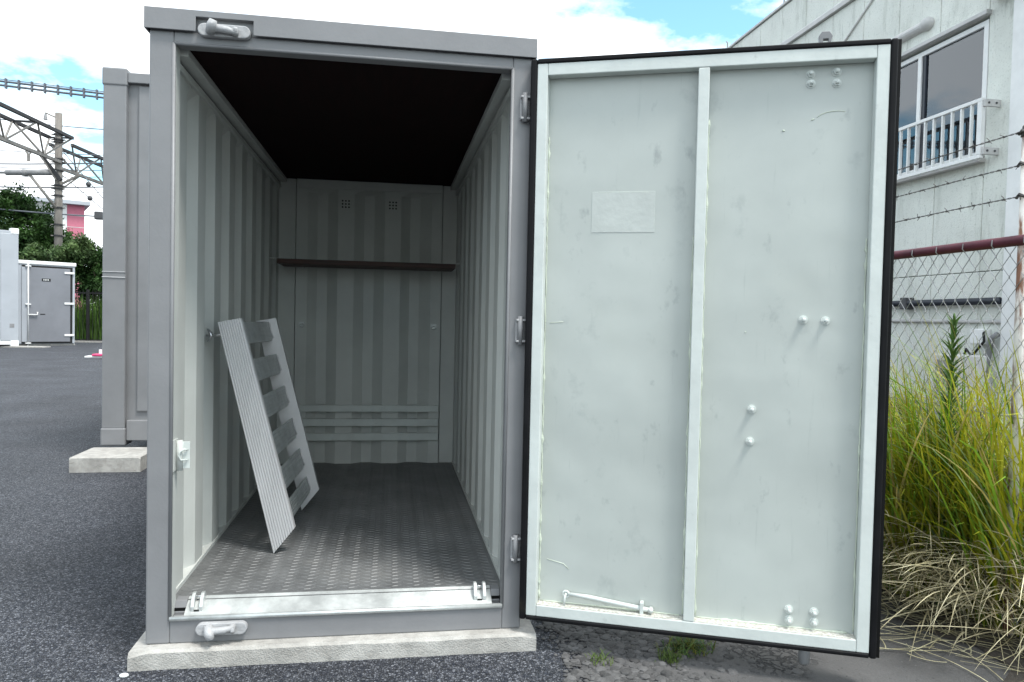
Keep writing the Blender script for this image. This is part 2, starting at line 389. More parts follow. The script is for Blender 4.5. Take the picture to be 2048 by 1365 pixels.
# ------------------------------------------------------------------ ground
gm_ = MB().quad((-1500, -60, 0), (1500, -60, 0), (1500, 3000, 0), (-1500, 3000, 0)).build('asphalt_ground', 'asphalt'); gm_['kind'] = 'structure'
rnd = random.Random(4)
edge = [(1.49 + 0.04 * math.sin(i * 0.31) + rnd.uniform(-0.035, 0.035), -4 + i * 0.016) for i in range(620)]
me = MB(); n0 = 0
for i, (ex, ey) in enumerate(edge): me.v += [(ex, ey, 0.004), (6.4, ey, 0.004)]
for i in range(len(edge) - 1): me.f.append((2 * i, 2 * i + 1, 2 * i + 3, 2 * i + 2))
o = me.build('worn_ground', 'dirt'); o['kind'] = 'structure'
edge = [(2.95 + 0.1 * math.sin(i * 1.1) + rnd.uniform(-0.06, 0.06), -3 + i * 0.09) for i in range(100)]
me = MB()
for i, (ex, ey) in enumerate(edge): me.v += [(ex, ey, 0.008), (6.39, ey, 0.008)]
for i in range(len(edge) - 1): me.f.append((2 * i, 2 * i + 1, 2 * i + 3, 2 * i + 2))
o = me.build('soil_strip', 'soil'); o['kind'] = 'structure'

# ------------------------------------------------------------------ main container
ZB = 0.065; W = 1.2935; D = 2.52; ZT = 2.135
OL, OR_, OT, OB = 0.0776, 1.2238, 2.095, 0.148      # door opening
ZF = 0.189; ZC = 2.104; XL, XR = 0.056, 1.2436
def base_block(y0, y1, x0, x1, z1, label, name='concrete_block', seed=1):
    m = MB(); r = random.Random(seed)
    n = 24; c = 0.010
    # a cast bar with chamfered, slightly ragged top edges
    rings = []
    for i in range(n + 1):
        x = x0 + (x1 - x0) * i / n
        j = lambda a=0.0016: r.uniform(-a, a)
        e = 0.012 if i in (0, n) else 0.0
        rings.append([(x, y0 + j(0.002), 0), (x, y0 + j(), z1 - c + j() - e), (x, y0 + c + j(), z1 + j(0.0005) - (0.006 if e else 0)), (x, y1 - c, z1 - (0.006 if e else 0)), (x, y1, z1 - c), (x, y1, 0)])
    k = 6
    for rg in rings: m.v += rg
    for i in range(n):
        for q in range(k): m.f.append((i * k + q, (i + 1) * k + q, (i + 1) * k + (q + 1) % k, i * k + (q + 1) % k))
    m.f.append(tuple(range(k))); m.f.append(tuple(n * k + q for q in reversed(range(k))))
    ob = m.build(name, 'conc', loc=((x0 + x1) / 2, (y0 + y1) / 2, 0))
    return tag(ob, label, 'concrete block')
base_block(-0.05, 0.20, -0.04, 1.345, ZB, 'long weathered concrete base bar under the doorway of the open container', seed=3)
base_block(2.30, 2.55, -0.04, 1.345, ZB, 'concrete base bar hidden under the back end of the open container', seed=5)

C = thing('storage_container', 'grey steel storage container standing open with corrugated walls and a big pale door', 'container', (W / 2, 0, ZB))
# posts and beams
B(0, OL, 0, 0.07, ZB, ZT).build('corner_post', 'ext', C, 0.006)
B(OR_, W, 0, 0.07, ZB, ZT).build('corner_post', 'ext', C, 0.006)
B(OL - 0.001, OR_ + 0.001, 0.001, 0.07, OT, ZT).build('header_beam', 'ext', C, 0.005)
B(OL - 0.001, OR_ + 0.001, 0.001, 0.05, ZB, OB).build('sill_beam', 'ext', C, 0.005)
# rounded lip round the opening
lip = MB()
lp = [(OL, OB), (OL, OT), (OR_, OT), (OR_, OB)]
for (x0, z0), (x1, z1) in zip(lp[:-1], lp[1:]): lip.tube([(x0, 0.002, z0), (x1, 0.002, z1)], 0.0065, 8)
lip.build('opening_lip', 'ext', C, smooth=True)
MB().tube([(OL, 0.0, OB + 0.004), (OR_, 0.0, OB + 0.004)], 0.009, 8).build('sill_lip', 'galv', C, smooth=True)
# roof cap with the notch for the keeper
B0, B1 = -0.012, W + 0.013
nx0, nx1, nz = 0.150, 0.334, 2.181
cap = [(B0, 2.133), (nx0, 2.133), (nx0, nz), (nx1, nz), (nx1, 2.133), (B1, 2.133), (B1, 2.2), (B0, 2.203)]
MB().prism(cap, -0.018, -0.013).build('roof_cap', 'ext', C, 0.0015)
rf = MB(); rf.box(B0, B1, -0.0128, D + 0.06, 2.181, 2.1995); rf.box(B0, B0 + 0.005, -0.0128, D + 0.06, 2.1335, 2.181); rf.box(B1 - 0.005, B1, -0.0128, D + 0.06, 2.1335, 2.181)
rf.build('roof', 'ext', C)
B(0.002, W - 0.002, 0.003, 0.06, ZT, 2.181).build('roof_front_beam', 'ext', C)

def keeper(zc, xc, flip):
    k = MB(); L, h = 0.084, 0.021
    pts = []
    for i in range(12):
        t = math.pi / 2 + math.pi * i / 11; pts.append((xc - L + h + h * math.cos(t), zc + h * math.sin(t)))
    for i in range(12):
        t = -math.pi / 2 + math.pi * i / 11; pts.append((xc + L - h + h * math.cos(t), zc + h * math.sin(t)))
    k.prism(pts, -0.024, 0.0)
    ko = k.build('lock_keeper', 'ext_pale', C, 0.003)
    c = MB()
    # cast saddle and thumb
    c.tube([(xc - 0.045, -0.028, zc - flip * 0.008), (xc - 0.02, -0.036, zc + flip * 0.002), (xc + 0.015, -0.038, zc - flip * 0.003), (xc + 0.045, -0.03, zc - flip * 0.008)], [0.006, 0.013, 0.012, 0.007], 10)
    c.tube([(xc - 0.043, -0.024, zc - flip * 0.01), (xc - 0.034, -0.046, zc - flip * 0.004 + flip * 0.012), (xc - 0.028, -0.05, zc + flip * 0.024)], [0.016, 0.017, 0.012], 8)
    c.tube([(xc + 0.036, -0.022, zc - flip * 0.012), (xc + 0.040, -0.042, zc + flip * 0.006)], [0.012, 0.007], 8)
    c.build('keeper_saddle', 'ext_pale', ko, smooth=True)
keeper(2.140, 0.241, 1)
keeper(0.118, 0.251, -1)

# interior shell
def corrugated_side(x_in, sgn, name):
    """side wall sheet in y; sgn=+1: left wall (inside faces +x)"""
    prof = []; y = 0.07
    prof.append((0.07, 0)); prof.append((0.245, 0)); y = 0.245
    dep = 0.034
    while y < D - 0.2:
        prof += [(y + 0.058, dep), (y + 0.108, dep), (y + 0.166, 0), (y + 0.285, 0)]
        y += 0.285
    prof.append((D, 0))
    m = MB(); z0, z1 = ZF - 0.05, 2.045
    for py, d in prof:
        x = x_in - sgn * d
        m.v += [(x, py, z0), (x, py, z1 - 0.05), (x_in - sgn * d * 0.0, py, z1)]
    for i in range(len(prof) - 1):
        a = 3 * i; b = a + 3
        m.f += [(a, b, b + 1, a + 1), (a + 1, b + 1, b + 2, a + 2)]
    o = m.build(name, 'inn', C)
    sol = o.modifiers.new('solid', 'SOLIDIFY'); sol.thickness = 0.0025; sol.offset = 0
    return o
corrugated_side(XL, 1, 'side_wall')
corrugated_side(XR, -1, 'side_wall')
B(0.0, 0.003, 0.07, D + 0.055, ZB, ZT).build('outer_skin', 'ext', C)
B(W - 0.003, W, 0.07, D + 0.055, ZB, ZT).build('outer_skin', 'ext', C)
for s, xw in ((1, XL), (-1, XR)):
    a, b = sorted((xw - s * 0.03, xw + s * 0.014))
    B(a, b, 0.07, D, 2.040, 2.064).build('wall_head_strip', 'inn', C, 0.003)
    a, b = sorted((xw - s * 0.03, xw + s * 0.006))
    B(a, b, 0.0704, D, 2.0644, 2.0750).build('rail_groove', 'darkgrey', C)
    a, b = sorted((xw - s * 0.03, xw + s * 0.050))
    B(a, b, 0.0705, D, 2.0752, ZC - 0.001).build('top_side_rail', 'inn', C, 0.003)
    a, b = sorted((xw - s * 0.036, xw + s * 0.006))
    B(a, b, 0.0705, D, ZF - 0.02, ZF + 0.016).build('floor_edge_strip', 'inn', C, 0.002)
# front returns between post and wall
B(0.0776, 0.079, 0.0, 0.07, OB, OT).build('jamb_strip', 'inn', C)
m = MB(); m.quad((0.058, 0.0712, OB), (0.100, 0.0712, OB), (0.100, 0.0712, OB), (0.058, 0.0712, OB))
# ceiling
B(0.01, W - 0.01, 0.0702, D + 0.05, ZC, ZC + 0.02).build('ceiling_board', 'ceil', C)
# back wall: corner strips, corrugated sheet, seams
yb = D
B(XL - 0.03, 0.165, yb, yb + 0.03, ZF - 0.05, ZC - 0.0005).build('back_corner_strip', 'inn', C, 0.003)
B(1.146, XR + 0.03, yb, yb + 0.03, ZF - 0.05, ZC - 0.0005).build('back_corner_strip', 'inn', C, 0.003)
seg = [(0.165, 1), (0.165, 0), (0.243, 0), (0.295, 1), (0.36, 1), (0.42, 0)]
prof = [(0.170, 0.0), (0.245, 0.0)]
x = 0.132
for k in range(4):
    # ridge flat, slope, valley flat, slope
    for dx, d in ((0.0, 0), (0.108, 0), (0.172, 0.045), (0.240, 0.045), (0.310, 0)):
        px = x + dx
        if 0.25 < px < 1.06: prof.append((px, d))
    x += 0.3105
prof = sorted(set(prof)); prof += [(1.07, 0.0), (1.141, 0.0)]
m = MB(); z0, z1 = ZF - 0.05, 2.045
for px, d in prof: m.v += [(px, yb - 0.012 + d, z0), (px, yb - 0.012 + d, z1 - 0.03), (px, yb - 0.012, z1)]
for i in range(len(prof) - 1):
    a = 3 * i; m.f += [(a, a + 3, a + 4, a + 1), (a + 1, a + 4, a + 5, a + 2)]
bw_ = m.build('back_wall', 'inn', C)
sol = bw_.modifiers.new('solid', 'SOLIDIFY'); sol.thickness = 0.002; sol.offset = 0
B(0.170, 1.141, yb - 0.016, yb + 0.01, 2.046, ZC - 0.001).build('back_head_strip', 'inn', C, 0.003)
B(0.003, W - 0.003, yb + 0.0505, yb + 0.055, ZB, ZT).build('outer_skin', 'ext', C)
for z0_, z1_ in ((0.546, 0.591), (0.448, 0.498), (0.350, 0.400)):
    B(0.20, 1.136, yb - 0.040, yb - 0.013, z0_, z1_).build('batten', 'dframe', C, 0.003)  # paler than the wall paint; top light on the battens put into the colour
for xc, zc in ((0.491, 1.948), (0.805, 1.952)):
    v = MB()
    for i in range(3):
        for j in range(3):
            v.tube([(xc + (i - 1) * 0.021, yb - 0.0145, zc + (j - 1) * 0.021), (xc + (i - 1) * 0.021, yb - 0.011, zc + (j - 1) * 0.021)], 0.0062, 8)
    v.build('vent_holes', 'black', C)
for xc, zc in ((0.213, 1.129), (1.096, 1.130)):
    h = MB(); h.box(xc - 0.018, xc + 0.018, yb - 0.02, yb - 0.0125, zc - 0.012, zc + 0.02)
    pts = [(xc + 0.014 * math.cos(t), yb - 0.024, zc - 0.006 + 0.012 * math.sin(t)) for t in [2 * math.pi * i / 10 for i in range(11)]]
    h.tube(pts, 0.004, 6); h.build('lashing_ring', 'galv', C)
# floor plate and its raised lozenges
B(XL - 0.03, XR + 0.03, 0.075, D + 0.03, ZF - 0.02, ZF).build('floor_plate', 'plate', C)
B(0.02, W - 0.02, 0.052, D + 0.04, ZB + 0.001, ZF - 0.021).build('floor_frame', 'rubber_dark', C)
tr = MB(); px_, py_ = 0.080, 0.037; hh = 0.0017
row = 0; y = 0.125
while y < D - 0.02:
    k = 0; x = XL + 0.03 + (px_ / 2 if row % 2 else 0)
    while x < XR - 0.03:
        a = R(27) * (1 if (row % 2) else -1); ca, sa = math.cos(a), math.sin(a); L, w_ = 0.0225, 0.0062
        P = [(x + L * ca, y + L * sa), (x - w_ * sa, y + w_ * ca), (x - L * ca, y - L * sa), (x + w_ * sa, y - w_ * ca)]
        n = len(tr.v)
        tr.v += [(p[0], p[1], ZF) for p in P] + [(x + (p[0] - x) * 0.78, y + (p[1] - y) * 0.78, ZF + hh) for p in P]
        tr.f += [(n + 4, n + 5, n + 6, n + 7)] + [(n + i, n + (i + 1) % 4, n + 4 + (i + 1) % 4, n + 4 + i) for i in range(4)]
        x += px_
    y += py_ / 2; row += 1
tr_ = tr.build('floor_tread', 'plate', C); tr_['kind'] = 'stuff'
# threshold plate and lugs
MB().prism([(0.012, OB + 0.004), (0.090, ZF + 0.006), (0.10, ZF + 0.0045), (0.10, ZF - 0.003), (0.012, OB - 0.004)], 0.118, 1.19, axis=0).build('threshold_plate', 'galv', C, 0.0015)
for xa in (0.136, 0.165, 1.125, 1.158):
    pr = [(0.03, OB + 0.004), (0.03, OB + 0.03), (0.045, ZF + 0.018), (0.06, ZF + 0.028), (0.078, ZF + 0.028), (0.085, ZF + 0.012), (0.085, ZF - 0.004)]
    MB().prism(pr, xa, xa + 0.012, axis=0).build('ramp_lug', 'galv', C, 0.002)
for xa in (0.148, 1.137):
    B(xa, xa + 0.018, 0.03, 0.06, OB + 0.008, OB + 0.018).build('lug_slot', 'black', C)
    MB().tube([(xa - 0.013, 0.07, ZF + 0.012), (xa + 0.03, 0.07, ZF + 0.012)], 0.004, 8).build('lug_pin', 'steel', C, smooth=True)
for xa, xb in ((OL + 0.0005, 0.1178), (1.1902, OR_ - 0.0005)):
    MB().prism([(0.0505, OB - 0.02), (0.0505, OB + 0.006), (0.066, ZF + 0.001), (0.105, ZF + 0.003), (0.105, OB - 0.02)], xa, xb, axis=0).build('sill_corner_plate', 'ext', C, 0.002)
# hinges on the right post
HZ = (1.916, 1.120, 0.326)
for hz in HZ:
    h = MB(); hx_ = 1.263
    h.box(hx_ - 0.012, hx_ + 0.022, -0.024, 0.001, hz + 0.072, hz + 0.080); h.box(hx_ - 0.012, hx_ + 0.022, -0.024, 0.001, hz - 0.004, hz + 0.004)
    h.v.clear(); h.f.clear(); h.prism([(-0.024, hz - 0.004), (0.001, hz - 0.004), (0.001, hz + 0.080), (-0.024, hz + 0.080), (-0.024, hz + 0.072), (-0.006, hz + 0.072), (-0.006, hz + 0.004), (-0.024, hz + 0.004)], hx_ - 0.012, hx_ + 0.022, axis=0)
    ho = h.build('hinge', 'ext_pale', C, 0.002)
    MB().tube([(hx_ + 0.004, -0.016, hz - 0.012), (hx_ + 0.004, -0.016, hz + 0.09)], 0.0105, 12).build('hinge_pin', 'ext', ho, smooth=True)
# slam latch on the left jamb
lz = 0.707
la = MB(); la.box(0.0795, 0.0835, 0.012, 0.066, lz - 0.055, lz + 0.055)
lo = la.build('door_latch', 'inn', C, 0.002)
MB().tube([(0.094, 0.045, lz - 0.055), (0.094, 0.045, lz + 0.05)], 0.0115, 12).build('latch_barrel', 'inn', lo, smooth=True)
MB().box(0.084, 0.128, 0.045, 0.049, lz - 0.048, lz + 0.045).build('latch_plate', 'dframe', lo, 0.001)
MB().tube([(0.122, 0.040, lz + 0.018), (0.112, 0.034, lz + 0.020), (0.099, 0.030, lz + 0.012), (0.095, 0.028, lz - 0.002), (0.101, 0.030, lz - 0.016), (0.122, 0.040, lz - 0.018)], 0.0035, 8).build('latch_ring', 'dframe', lo, smooth=True)

# ------------------------------------------------------------------ the open door (part of the container)
HX, HY, ANG, DW = 1.281, -0.0398, 0.3874, 1.1925
ca, sa = math.cos(ANG), math.sin(ANG)
def dp(s, z, o=0.0): return (HX + s * ca - o * sa, HY - s * sa - o * ca, z)
class DB(MB):
    def dbox(s, s0, s1, z0, z1, o0, o1):
        return s.hexa([dp(s0, z0, o1), dp(s1, z0, o1), dp(s1, z0, o0), dp(s0, z0, o0), dp(s0, z1, o1), dp(s1, z1, o1), dp(s1, z1, o0), dp(s0, z1, o0)])
DZ0, DZ1 = 0.117, 2.119
fl, fr, fb, ft = 0.024, 1.170, 0.133, 2.101
door = DB().dbox(0.012, DW - 0.012, DZ0 + 0.012, DZ1 - 0.012, -0.056, -0.045).build('door', 'door', C)
FWL = 0.037
def dpart(name, m, *a, bevel=0.003, parent=door): return DB().dbox(*a).build(name, m, parent, bevel)
dpart('frame_stile', 'dframe', fl, fl + FWL, fb, ft, -0.0448, 0.0)
dpart('frame_stile', 'dframe', fr - FWL - 0.002, fr, fb, ft, -0.0448, 0.0)
dpart('frame_rail', 'dframe', fl + FWL + 0.0004, fr - FWL - 0.0024, ft - 0.042, ft, -0.0448, -0.0004)
dpart('frame_rail', 'dframe', fl + FWL + 0.0004, fr - FWL - 0.0024, fb, fb + 0.040, -0.0448, -0.0004)
dpart('stiffener', 'dframe', 0.577, 0.614, fb + 0.0404, ft - 0.0424, -0.0448, -0.0008)
dpart('dirt_on_ledge', 'ledge', fl + FWL + 0.001, 0.576, fb + 0.0402, fb + 0.042, -0.0445, -0.004, bevel=0)
dpart('dirt_on_ledge', 'ledge', 0.615, fr - FWL - 0.003, fb + 0.0402, fb + 0.042, -0.0445, -0.004, bevel=0)
# rubber seal
gk = 0.030
DB().dbox(0, fl - 0.0005, DZ0, DZ1, -0.052, 0.004).build('rubber_seal', 'rubber', door, 0.007, seg=3)
DB().dbox(fr + 0.0005, DW, DZ0, DZ1, -0.052, 0.004).build('rubber_seal', 'rubber', door, 0.007, seg=3)
DB().dbox(fl - 0.0004, fr + 0.0004, ft + 0.0005, DZ1 - 0.0005, -0.052, 0.0035).build('rubber_seal', 'rubber', door, 0.005, seg=3)
DB().dbox(fl - 0.0004, fr + 0.0004, DZ0 + 0.0005, fb - 0.0005, -0.052, 0.0035).build('rubber_seal', 'rubber', door, 0.005, seg=3)
DB().dbox(DW + 0.0003, DW + 0.012, DZ0, DZ1, -0.056, -0.012).build('door_edge_strip', 'rubber_dark', door, 0.001)
# weld beads
rw = random.Random(8)
def weld(s, z0, z1, o=-0.043, horizontal=False):
    pts = []; rr = []; t = z0
    while t < z1:
        big = rw.random() < 0.10
        pts.append(dp(s + rw.uniform(-.0012, .0012), t, o) if not horizontal else dp(t, s, o))
        rr.append(rw.uniform(0.0016, 0.003) if not big else rw.uniform(0.005, 0.0065)); t += rw.uniform(0.010, 0.024)
    MB().tube(pts, rr, 6).build('weld_bead', 'weld', door, smooth=True)
weld(fl + FWL + 0.0025, fb + 0.05, 1.86); weld(0.6165, fb + 0.05, 1.9); weld(0.575, fb + 0.05, 1.5); weld(fr - FWL - 0.005, fb + 0.05, 1.5)
weld(fb + 0.044, fl + FWL + 0.01, 0.57, horizontal=True); weld(fb + 0.044, 0.62, fr - FWL - 0.01, horizontal=True)
# bolts
def bolt(s, z, big=1.0):
    b = MB(); n = []
    b.tube([dp(s, z, -0.046), dp(s, z, -0.0425)], 0.0150 * big, 12)
    b.tube([dp(s, z, -0.0427), dp(s, z, -0.034)], 0.0112 * big, 6)
    b.tube([dp(s, z, -0.035), dp(s, z, -0.022), dp(s, z, -0.020)], [0.0062 * big, 0.0062 * big, 0.003], 8)
    b.build('bolt', 'dframe', door)
for s, z in ((0.94, 1.218), (1.01, 1.216), (0.785, 0.910), (0.782, 0.800), (0.938, 2.030), (1.019, 2.034), (0.940, 2.000), (1.020, 1.998), (0.925, 0.236), (1.005, 0.236), (0.926, 0.200), (1.006, 0.202)):
    bolt(s, z)
M['sticker'] = mat('painted_over_paper', (0.455, 0.485, 0.46), 0.45, var=0.05, scale=14, bump=0.12, bscale=50)
dpart('painted_over_sticker', 'sticker', 0.222, 0.442, 1.512, 1.655, -0.0450, -0.0438, bevel=0.0012)
# small paint runs and scratches
def bead(pts, r): MB().tube([dp(s, z, -0.0448) for s, z in pts], r, 6).build('paint_scratch', 'weld', door, smooth=True)
bead([(0.962, 1.888), (0.975, 1.898), (0.99, 1.904), (1.01, 1.907), (1.03, 1.908), (1.05, 1.904)], [0.0008, 0.0016, 0.0015, 0.0017, 0.0014, 0.0008])
bead([(0.945, 1.880), (0.953, 1.884)], 0.0025); bead([(0.855, 1.848), (0.862, 1.849)], 0.003); bead([(0.755, 1.172), (0.758, 1.172)], 0.0025)
bead([(0.245, 1.652), (0.30, 1.654), (0.37, 1.653), (0.42, 1.652)], 0.0012); bead([(0.08, 1.188), (0.13, 1.193)], 0.0012); bead([(0.09, 0.33), (0.15, 0.318), (0.17, 0.30)], 0.0012)
# stay rod on the ledge
MB().tube([dp(0.170, 0.216, -0.028), dp(0.250, 0.211, -0.028), dp(0.437, 0.190, -0.028), dp(0.462, 0.188, -0.028)], [0.006, 0.0085, 0.0085, 0.0085], 10).build('stay_rod', 'dframe', door, smooth=True)
MB().tube([dp(0.165 + 0.011 * math.cos(t), 0.214 + 0.011 * math.sin(t), -0.028) for t in [2 * math.pi * i / 14 for i in range(15)]], 0.0045, 8).build('stay_eye', 'dframe', door, smooth=True)
MB().tube([dp(0.165, 0.214, -0.046), dp(0.165, 0.216, -0.026), dp(0.162, 0.205, -0.018), dp(0.161, 0.175, -0.018)], 0.0045, 8).build('stay_hook', 'dframe', door, smooth=True)
dpart('stay_clip', 'dframe', 0.428, 0.441, 0.174, 0.215, -0.044, -0.016, bevel=0.002)
MB().tube([dp(0.466, 0.190, -0.040), dp(0.466, 0.190, -0.014)], 0.009, 8).build('stay_end', 'dframe', door, smooth=True)
# locking bar on the outer face with its cams above and below
MB().tube([dp(0.985, 0.10, -0.085), dp(0.985, 2.14, -0.085)], 0.014, 12).build('lock_bar', 'ext', door, smooth=True)
DB().dbox(0.962, 1.008, 2.125, 2.137, -0.10, -0.064).build('lock_cam', 'ext', door, 0.004)
cm = [(0.968, 2.142), (0.964, 2.165), (0.974, 2.180), (0.998, 2.180), (1.008, 2.165), (1.003, 2.142), (0.995, 2.142), (0.995, 2.155), (0.978, 2.155), (0.978, 2.142)]
c_ = MB(); k = len(cm)
for o_ in (-0.095, -0.072): c_.v += [dp(s, z, o_) for s, z in cm]
c_.f += [tuple(range(k)), tuple(range(2 * k - 1, k - 1, -1))] + [(i, k + i, k + (i + 1) % k, (i + 1) % k) for i in range(k)]
c_.build('lock_cam', 'ext', door, 0.002)
MB().tube([dp(0.985, 0.115, -0.085), dp(0.985, 0.07, -0.085), dp(0.985, 0.045, -0.085), dp(0.985, 0.036, -0.085)], [0.017, 0.020, 0.018, 0.009], 12).build('lock_cam', 'ext', door, smooth=True)
for z in (0.25, 1.0, 1.85):
    DB().dbox(0.955, 1.015, z, z + 0.05, -0.104, -0.0565).build('bar_guide', 'ext', door, 0.004)
for hz in HZ:
    DB().dbox(-0.022, 0.05, hz + 0.014, hz + 0.062, -0.068, -0.0565).build('hinge_leaf', 'ext', door, 0.003)

# ------------------------------------------------------------------ hook rod, shelf, ramp
hk = MB().tube([(0.045, 0.62, 1.102), (0.085, 0.60, 1.104), (0.112, 0.585, 1.108)], 0.006, 8)
ho = hk.build('ramp_hook', 'steel', C, smooth=True)
MB().tube([(0.050, 0.617, 1.078), (0.062, 0.611, 1.094), (0.066, 0.609, 1.103), (0.062, 0.611, 1.114), (0.050, 0.617, 1.13)], [0.004, 0.007, 0.011, 0.007, 0.004], 8).build('hook_claw', 'steel', ho, smooth=True)

shz = 1.512
sh = thing('wooden_shelf', 'dark brown wooden shelf plank across the back of the open container', 'shelf', (W / 2, 2.3, shz))
B(XL + 0.045, XR - 0.035, 2.13, 2.46, shz, shz + 0.03).build('board', 'wood', sh, 0.003)
for xa, xb in ((XL - 0.002, XL + 0.13), (XR - 0.13, XR + 0.002)):
    MB().box(xa, xb, 2.15, 2.18, shz + 0.0305, shz + 0.0345).build('bracket', 'inn', sh)
for xa in (0.20, 1.08):
    b_ = MB(); b_.box(xa, xa + 0.03, 2.44, 2.505, shz - 0.004, shz - 0.0005); b_.box(xa, xa + 0.03, 2.498, 2.508, shz - 0.035, shz - 0.004); b_.build('bracket', 'inn', sh)

rampF = dict(TL=(0.101, 1.159), TR=(0.194, 1.178), BL=(0.334, 0.189), BR=(0.419, 0.296))
RP = thing('loading_ramp', 'ribbed aluminium loading ramp with open rungs leaning against the left inner wall', 'ramp', (0.35, 0.9, ZF))
def rp(a, t, y):
    k = (y - 0.58) / 0.70; dx = 0.034 * k
    l = Vector(rampF['TL']).lerp(Vector(rampF['BL']), t); r_ = Vector(rampF['TR']).lerp(Vector(rampF['BR']), t)
    p = l.lerp(r_, a); return (p.x + dx, y, p.y + 0.001)
def rail(y0, y1, ribs, sgn):
    m = MB(); N = 40; rows = [0.0, 0.15, 0.3, 0.45, 0.6, 0.75, 0.9, 1.0]
    for t in rows:
        for i in range(N + 1):
            off = 0.0
            if ribs: off = -0.004 if (i % 4) in (1, 2, 3) else 0.0
            m.v.append(rp(i / N, t, y0 + off))
        m.v.append(rp(1, t, y1)); m.v.append(rp(0, t, y1))
    k = N + 3
    for j in range(len(rows) - 1):
        for i in range(k): m.f.append((j * k + i, j * k + (i + 1) % k, (j + 1) * k + (i + 1) % k, (j + 1) * k + i))
    m.f.append(tuple(range(k))); m.f.append(tuple((len(rows) - 1) * k + i for i in reversed(range(k))))
    return m.build('side_rail', 'alu', RP)
rail(0.565, 0.595, True, 1); rail(1.27, 1.295, False, 1)
for (t0, t1) in ((0.012, 0.115), (0.19, 0.295), (0.365, 0.475), (0.545, 0.655), (0.715, 0.825), (0.875, 0.965)):
    m = MB()
    P = lambda a, t, y: rp(a, t, y)
    m.hexa([P(.40, t1, .5955), P(.58, t1, .5955), P(.58, t1, 1.2695), P(.40, t1, 1.2695), P(.40, t0, .5955), P(.58, t0, .5955), P(.58, t0, 1.2695), P(.40, t0, 1.2695)])
    rg = m.build('rung', 'alu2', RP, 0.003)
    # serrated grip lines across the tread
    gl = MB()
    for q in range(1, 6):
        t = t0 + (t1 - t0) * q / 6
        gl.bar(P(.585, t, .60), P(.585, t, 1.262), 0.004, 0.004)
    gl.build('grip_line', 'alu2', rg)
    wl = MB().tube([P(.62, t0 + 0.01, 1.268), P(.62, t1 - 0.01, 1.268)], 0.0035, 6); wl.build('weld_bead', 'alu', rg, smooth=True)
    wl = MB().tube([P(.30, t0 + 0.004, 1.268), P(.60, t0 + 0.004, 1.268)], 0.0035, 6); wl.build('weld_bead', 'alu2', rg, smooth=True)

# ------------------------------------------------------------------ neighbouring container behind
p = at(201, 893, 2, 0.115); ny = p.y; nx0 = p.x
nzt = at(203, 133, 1, ny).z; nz0 = 0.115
def nat(u, v): return at(u, v, 1, ny)
pb = at(138, 946, 2, 0.0); pr_ = at(290, 946, 2, 0.0)
base_block(pb.y, pb.y + 0.42, pb.x, -1.02, nz0, 'short concrete pad under the corner of the closed container behind the open one', 'concrete_block', 7)
base_block(pb.y, pb.y + 0.42, nx0 + 1.95, nx0 + 2.55, nz0, 'concrete pad hidden at the far corner of the closed container behind the open one', 'concrete_block', 9)
base_block(ny + 5.6, ny + 6.02, nx0 - 0.15, nx0 + 2.55, nz0, 'long concrete pad hidden at the back of the closed container behind the open one', 'concrete_block', 11)
NC = thing('cargo_container', 'tall closed grey container with boxy corner castings behind the open one', 'container', (nx0 + 1.2, ny, nz0))
cw = nat(250, 893).x - nx0; NW = 2.42; ND = 6.0
for xa in (nx0, nx0 + NW - cw):
    B(xa + 0.004, xa + cw - 0.006, ny + 0.004, ny + 0.16, nz0 + 0.14, nzt - 0.13).build('corner_post', 'ext', NC, 0.008)
    B(xa - 0.004, xa + cw, ny - 0.003, ny + 0.18, nz0, nz0 + 0.145).build('corner_casting', 'ext', NC, 0.014, seg=3)
    B(xa - 0.004, xa + cw, ny - 0.003, ny + 0.18, nzt - 0.14, nzt).build('corner_casting', 'ext', NC, 0.014, seg=3)
zw = nat(203, 549).z
MB().tube([(nx0 + 0.004, ny + 0.002, zw + 0.022), (nx0 + cw - 0.006, ny + 0.002, zw + 0.022)], 0.004, 6).build('weld_seam', 'ext_pale', NC)
MB().tube([(nx0 + 0.004, ny + 0.002, zw - 0.02), (nx0 + cw - 0.006, ny + 0.002, zw - 0.022)], 0.005, 6).build('weld_seam', 'ext_pale', NC)
B(nx0 + cw + 0.0005, nx0 + NW - cw, ny + 0.02, ny + 0.12, nz0 + 0.04, nat(255, 842).z).build('bottom_beam', 'ext', NC, 0.006)
B(nx0 + cw + 0.0005, nx0 + NW - cw, ny + 0.01, ny + 0.12, nzt - 0.11, nzt - 0.03).build('top_beam', 'ext', NC, 0.006)
B(nx0 + cw - 0.01, nx0 + NW - cw + 0.01, ny + 0.06, ny + 0.10, nz0 + 0.10, nzt - 0.06).build('end_panel', 'ext', NC)
for i in range(6):
    xa = nx0 + cw + 0.07 + i * 0.30
    B(xa, xa + 0.16, ny + 0.04, ny + 0.0605, nz0 + 0.27, nzt - 0.12).build('panel_rib', 'ext', NC, 0.012)
B(nx0 + 0.02, nx0 + NW - 0.02, ny + 0.10, ny + ND, nz0 + 0.05, nzt - 0.03).build('body', 'ext', NC)
MB().tube([(nx0 + 0.02, ny + 0.06, nzt - 0.001), (nx0 + 0.06, ny + 0.06, nzt + 0.008), (nx0 + 0.10, ny + 0.06, nzt + 0.004)], 0.006, 6).build('strap_end', 'ext', NC)

